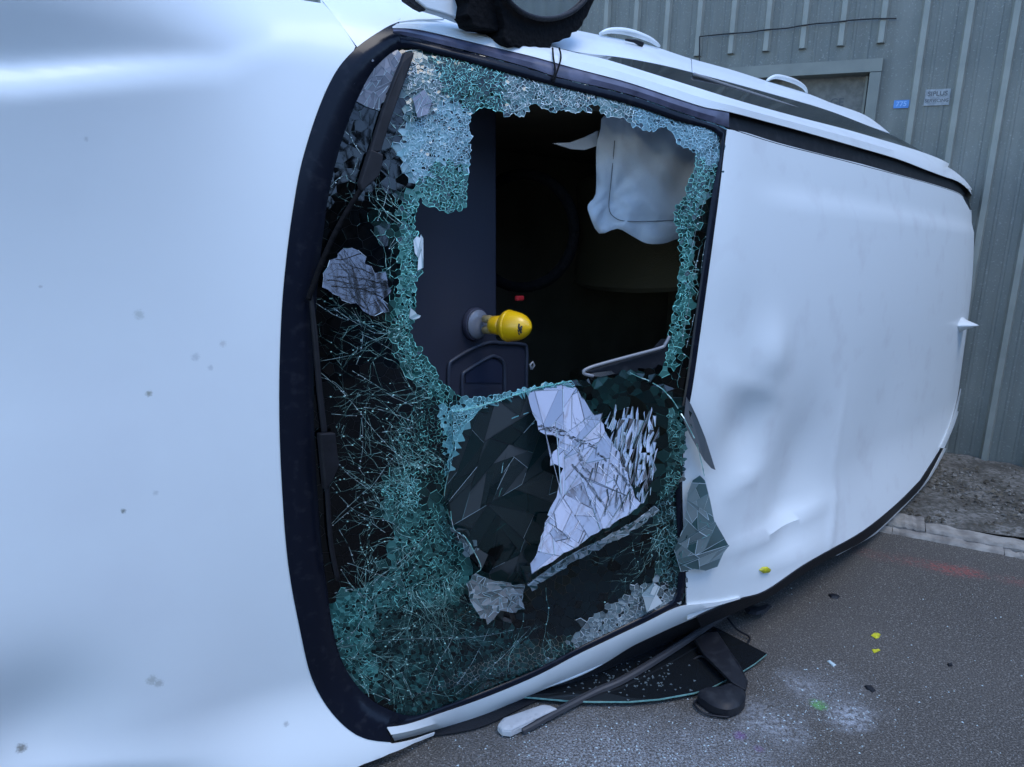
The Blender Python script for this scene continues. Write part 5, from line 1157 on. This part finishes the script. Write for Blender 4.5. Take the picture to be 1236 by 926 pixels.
# small black mark on the side turned to the street
mk = []
for (x, y, r) in [(625.5, 395, 2.2), (628, 397, 2.4), (624.6, 399.5, 2.4), (628.2, 400.8, 2.0), (626, 392.2, 1.8), (626, 403, 1.8), (629.2, 394.6, 1.5), (626.6, 397.6, 2.4)]:
    d = rays([(x, y)])[0]
    # meet the head's surface of revolution
    best = None
    for t in np.linspace(.8, 3.2, 2400):
        P_ = CAM + d*t - o0; h = P_ @ ax; rr = np.linalg.norm(P_ - ax*h)
        if L(36) < h < L(68) and rr < np.interp(h, [L(36), L(39.5), L(44), L(49), L(55), L(61), L(65.5), L(68)], np.array([15, 18.6, 19, 18, 16, 12.5, 8, 3.5])*s1): best = P_; break
    if best is None: continue
    h = best @ ax; nn = best - ax*h; nn /= np.linalg.norm(nn); Rm = Vector(nn).to_track_quat('Z', 'Y').to_matrix().to_4x4(); Rm.translation = Vector(best)
    mk.append(lathe([(0, -.0008), (r*s1, -.0008), (r*s1*.9, .0006), (0, .0008)], 10, Rm))
if mk: q = join(mk); mesh('face_mark', q[0], q[1], M['ink'], hd_)

# fallen side window, dark with a green edge
gpx = [(864, 757), (926, 789), (911, 801), (894, 811.5), (858, 830), (838, 836), (796, 843.5), (760, 846.5), (717, 846.5), (691, 846), (647, 842), (600, 838), (640, 800), (760, 745), (820, 742)]
gw = [ground(x, y, .022) for x, y in gpx]; pn = empty('fallen_window', tuple(gw[7])); tag(pn, 'dark pane of side window glass with a green edge lying under the van', 'glass pane')
q = prism([tuple(p - gw[7]) for p in gw], (0, 0, -.0065)); nq = len(gw)
me_ = mesh('pane', q[0], q[1], [M['tailglass'], M['pane_edge']], pn, bevel=.0012)
for i, p in enumerate(me_.data.polygons): p.material_index = 0 if i < 2 else 1
# crazed flakes on the pane
fl = []
for _ in range(150):
    x, y = rng.normal(745, 50), rng.normal(818, 12)
    if not inside(np.array([[x, y]]), gpx)[0]: continue
    p = ground(x, y, .0232) - gw[7]; a = rng.uniform(0, 6.28); s_ = rng.uniform(.002, .007)
    fl.append(prism([p + np.array([s_*math.cos(a + k*2.1)*rng.uniform(.5, 1.2), s_*math.sin(a + k*2.1)*rng.uniform(.5, 1.2), 0]) for k in range(3)], (0, 0, .001)))
q = join(fl); M['flake'] = mat('glass_flakes', (.12, .15, .16), .3); tag(mesh('glass_flakes', q[0], q[1], M['flake'], pn), kind='stuff')

def dome(outline, h, rings=4, pw=.6):
    """rounded lump over a closed 3-D outline"""
    O_ = np.array(outline); c = O_.mean(0); n = len(O_); V, F = [tuple(p) for p in O_], []
    for r in range(1, rings + 1):
        t = r/rings; s_ = math.cos(t*math.pi/2)**pw if r < rings else .06
        V += [tuple(c + (p - c)*s_ + np.array(h)*math.sin(t*math.pi/2)) for p in O_]
    for r in range(rings):
        for k in range(n): F.append((r*n + k, r*n + (k + 1) % n, (r + 1)*n + (k + 1) % n, (r + 1)*n + k))
    F.append(tuple(rings*n + k for k in range(n))); F.append(tuple(range(n))[::-1]); return V, F
# crushed mirror housing on the ground
m0 = ground(870, 840); bm_ = empty('crushed_mirror', tuple(m0)); tag(bm_, 'crushed black door mirror housing with its arm lying on the fallen glass', 'mirror')
lump = [ground(x, y, .030) - m0 for x, y in spline([(842, 838), (851, 846), (862, 853), (877, 857), (890, 854), (899, 846), (900, 836), (894, 829), (880, 830), (868, 834), (856, 835)], 3, True)][::-1]
q = dome(lump, (.004, .012, .016), 3, .35); 
q2 = prism([tuple(p) for p in lump[::-1]], (0, 0, -.026)); ho = mesh('housing', *join([q, q2]), M['black'], bm_, smooth=True); ho.data.set_sharp_from_angle(angle=.6)
armp = [ground(x, y, z) - m0 for x, y, z in [(838, 772, .05), (852, 763, .06), (866, 762, .06), (880, 783, .06), (894, 803, .055), (903, 822, .045), (900, 833, .045), (884, 824, .05), (866, 806, .055), (850, 790, .055)]]
q = prism([tuple(p) for p in armp], (.004, .010, -.018)); mesh('arm', q[0], q[1], M['black'], bm_, bevel=.004)
for pts_ in ([(832, 800, .012), (846, 792, .03), (860, 801, .035), (874, 815, .02), (888, 826, .02)], [(878, 746, .03), (890, 760, .02), (905, 770, .012), (897, 783, .012)], [(846, 842, .01), (838, 850, .008), (852, 862, .008), (880, 866, .008)]):
    P_ = [ground(*p) - m0 for p in pts_]; q = tube([np.array(p) for p in spline(P_, 5)], .0035, 6); mesh('wire', q[0], q[1], M['black'], bm_, smooth=True)
# bar of roof trim dangling from the lower edge of the roof down to the road
bl = [(630, 882, .012), (645, 874, .016), (668, 861, .02), (718, 835, .024), (754, 819, .03), (816, 781, .04), (885, 735, .05), (945, 700, .055), (1000, 671, .05)]
bw = [ground(x, y, z) for x, y, z in bl]; bw = [np.array(p) for p in spline(bw, 4)]; b0 = bw[10].copy()
V, F = [], []; prof = [(-1, -.4), (-.75, .55), (-.2, .75), (-.1, .45), (.15, .45), (.3, .8), (.8, .5), (1, -.4)]
for i, p in enumerate(bw):
    t = bw[min(i + 1, len(bw) - 1)] - bw[max(i - 1, 0)]; t /= np.linalg.norm(t); s_ = np.cross(t, [0, 0, 1]); s_ /= np.linalg.norm(s_); n_ = np.cross(s_, t)
    wd = .0125*(1 - .25*abs(i/len(bw) - .5))
    V += [tuple(p - b0 + s_*x*wd + n_*y*wd*.9) for x, y in prof]
for i in range(len(bw) - 1):
    for k in range(7): a = i*8 + k; F.append((a, a + 8, a + 9, a + 1))
    F.append((i*8 + 7, i*8 + 15, i*8 + 8, i*8))
F += [tuple(range(8)), tuple((len(bw) - 1)*8 + k for k in range(7, -1, -1))]
M['greyrubber'] = mat('dusty_rubber', (.045, .046, .052), .55); br_ = mesh('trim_bar', V, F, M['greyrubber'], smooth=False); br_.location = tuple(b0); tag(br_, 'long black rubber trim bar hanging loose from the van roof onto the road', 'trim')
# white broken cap
wc = [ground(x, y, .024) for x, y in [(600.5, 876), (606, 869), (632, 860), (657, 851.5), (666, 853), (674, 856.5), (645, 870), (617, 883), (606, 882)]]; w0 = np.mean(wc, 0)
q = dome([p - w0 for p in wc][::-1], (0, 0, .010), 3, .35); q2 = prism([tuple(p - w0) for p in wc], (0, 0, -.018)); M['dullwhite'] = mat('dull_white_plastic', (.50, .51, .52), .6, noise=(60, (.38, .39, .40), .5, .75)); c_ = mesh('mirror_cap', *join([q, q2]), M['dullwhite'], bevel=.003); c_.location = tuple(w0)
tag(c_, 'white broken plastic cap beside the black trim bar below the windscreen', 'plastic cap')
# scraps
def scrap(name, poly, z, th, m, label, cat, world=True, lift=None):
    P = [ground(x, y, z) for x, y in poly] if lift is None else [loc2world(hit([p], lift))[0] for p in poly]
    c = np.mean(P, 0); up = np.array([0, 0, th]) if lift is None else VU*th
    q = dome([p - c for p in P], up, 2, .8); q[0][:len(P)]; o = mesh(name, q[0], q[1], m, smooth=False); o.location = tuple(c); return tag(o, label, cat)
M['yel2'] = mat('crumpled_yellow_plastic', (.62, .58, .02), .5, noise=(90, (.38, .35, .02), .4, .65))
scrap('yellow_scrap', [(1051, 767), (1055, 764), (1060, 764.5), (1063, 766), (1061, 770), (1057, 771), (1054, 769)], .002, .006, M['yel2'], 'bright yellow scrap on the asphalt, the upper one of two', 'scrap')
scrap('yellow_scrap', [(1052, 784), (1056, 784.5), (1061, 783.5), (1063, 785), (1059, 787), (1055, 788.5)], .002, .004, M['yel2'], 'duller yellow scrap on the asphalt, the lower one of two', 'scrap')
scrap('yellow_scrap', [(916, 688), (920, 684.5), (926, 684), (930, 687), (928, 691), (921, 692)], 0, .010, M['yel2'], 'yellow scrap stuck on the lower edge of the van roof', 'scrap', lift=.001)
for poly, lb in [([(999, 718), (1006, 717), (1014, 720), (1011, 723), (1003, 722)], 'black plastic sliver lying on the asphalt right of the van roof edge'), ([(1043, 828), (1051, 828), (1057, 834), (1053, 836), (1046, 832)], 'dark curled scrap on the asphalt below the yellow scraps'), ([(1143, 802), (1149, 801), (1150, 804), (1145, 805)], 'small dark chip alone on the open asphalt at right')]:
    scrap('plastic_scrap', poly, .001, .008, M['black'], lb, 'scrap')
scrap('rubber_flap', [(898, 735), (905, 732), (918, 735), (929, 730), (932, 732), (925, 739), (912, 743), (902, 741)], .03, .012, M['rubber'], 'curved black rubber flap under the lower roof edge', 'scrap')
scrap('white_chip', [(998, 798), (1001, 797), (1009, 803), (1006, 805)], .001, .005, M['crumb'], 'pale splinter on the asphalt left of the yellow scraps', 'scrap')

# ------------------------------------------------------------------ settle thickness and bevels into the meshes, with crisp rims
dg = bpy.context.evaluated_depsgraph_get()
done = [(o, bpy.data.meshes.new_from_object(o.evaluated_get(dg))) for o in BAKE]
for o, m2 in done:
    m2.name = o.name; o.modifiers.clear(); o.data = m2; m2.set_sharp_from_angle(angle=math.radians(38))
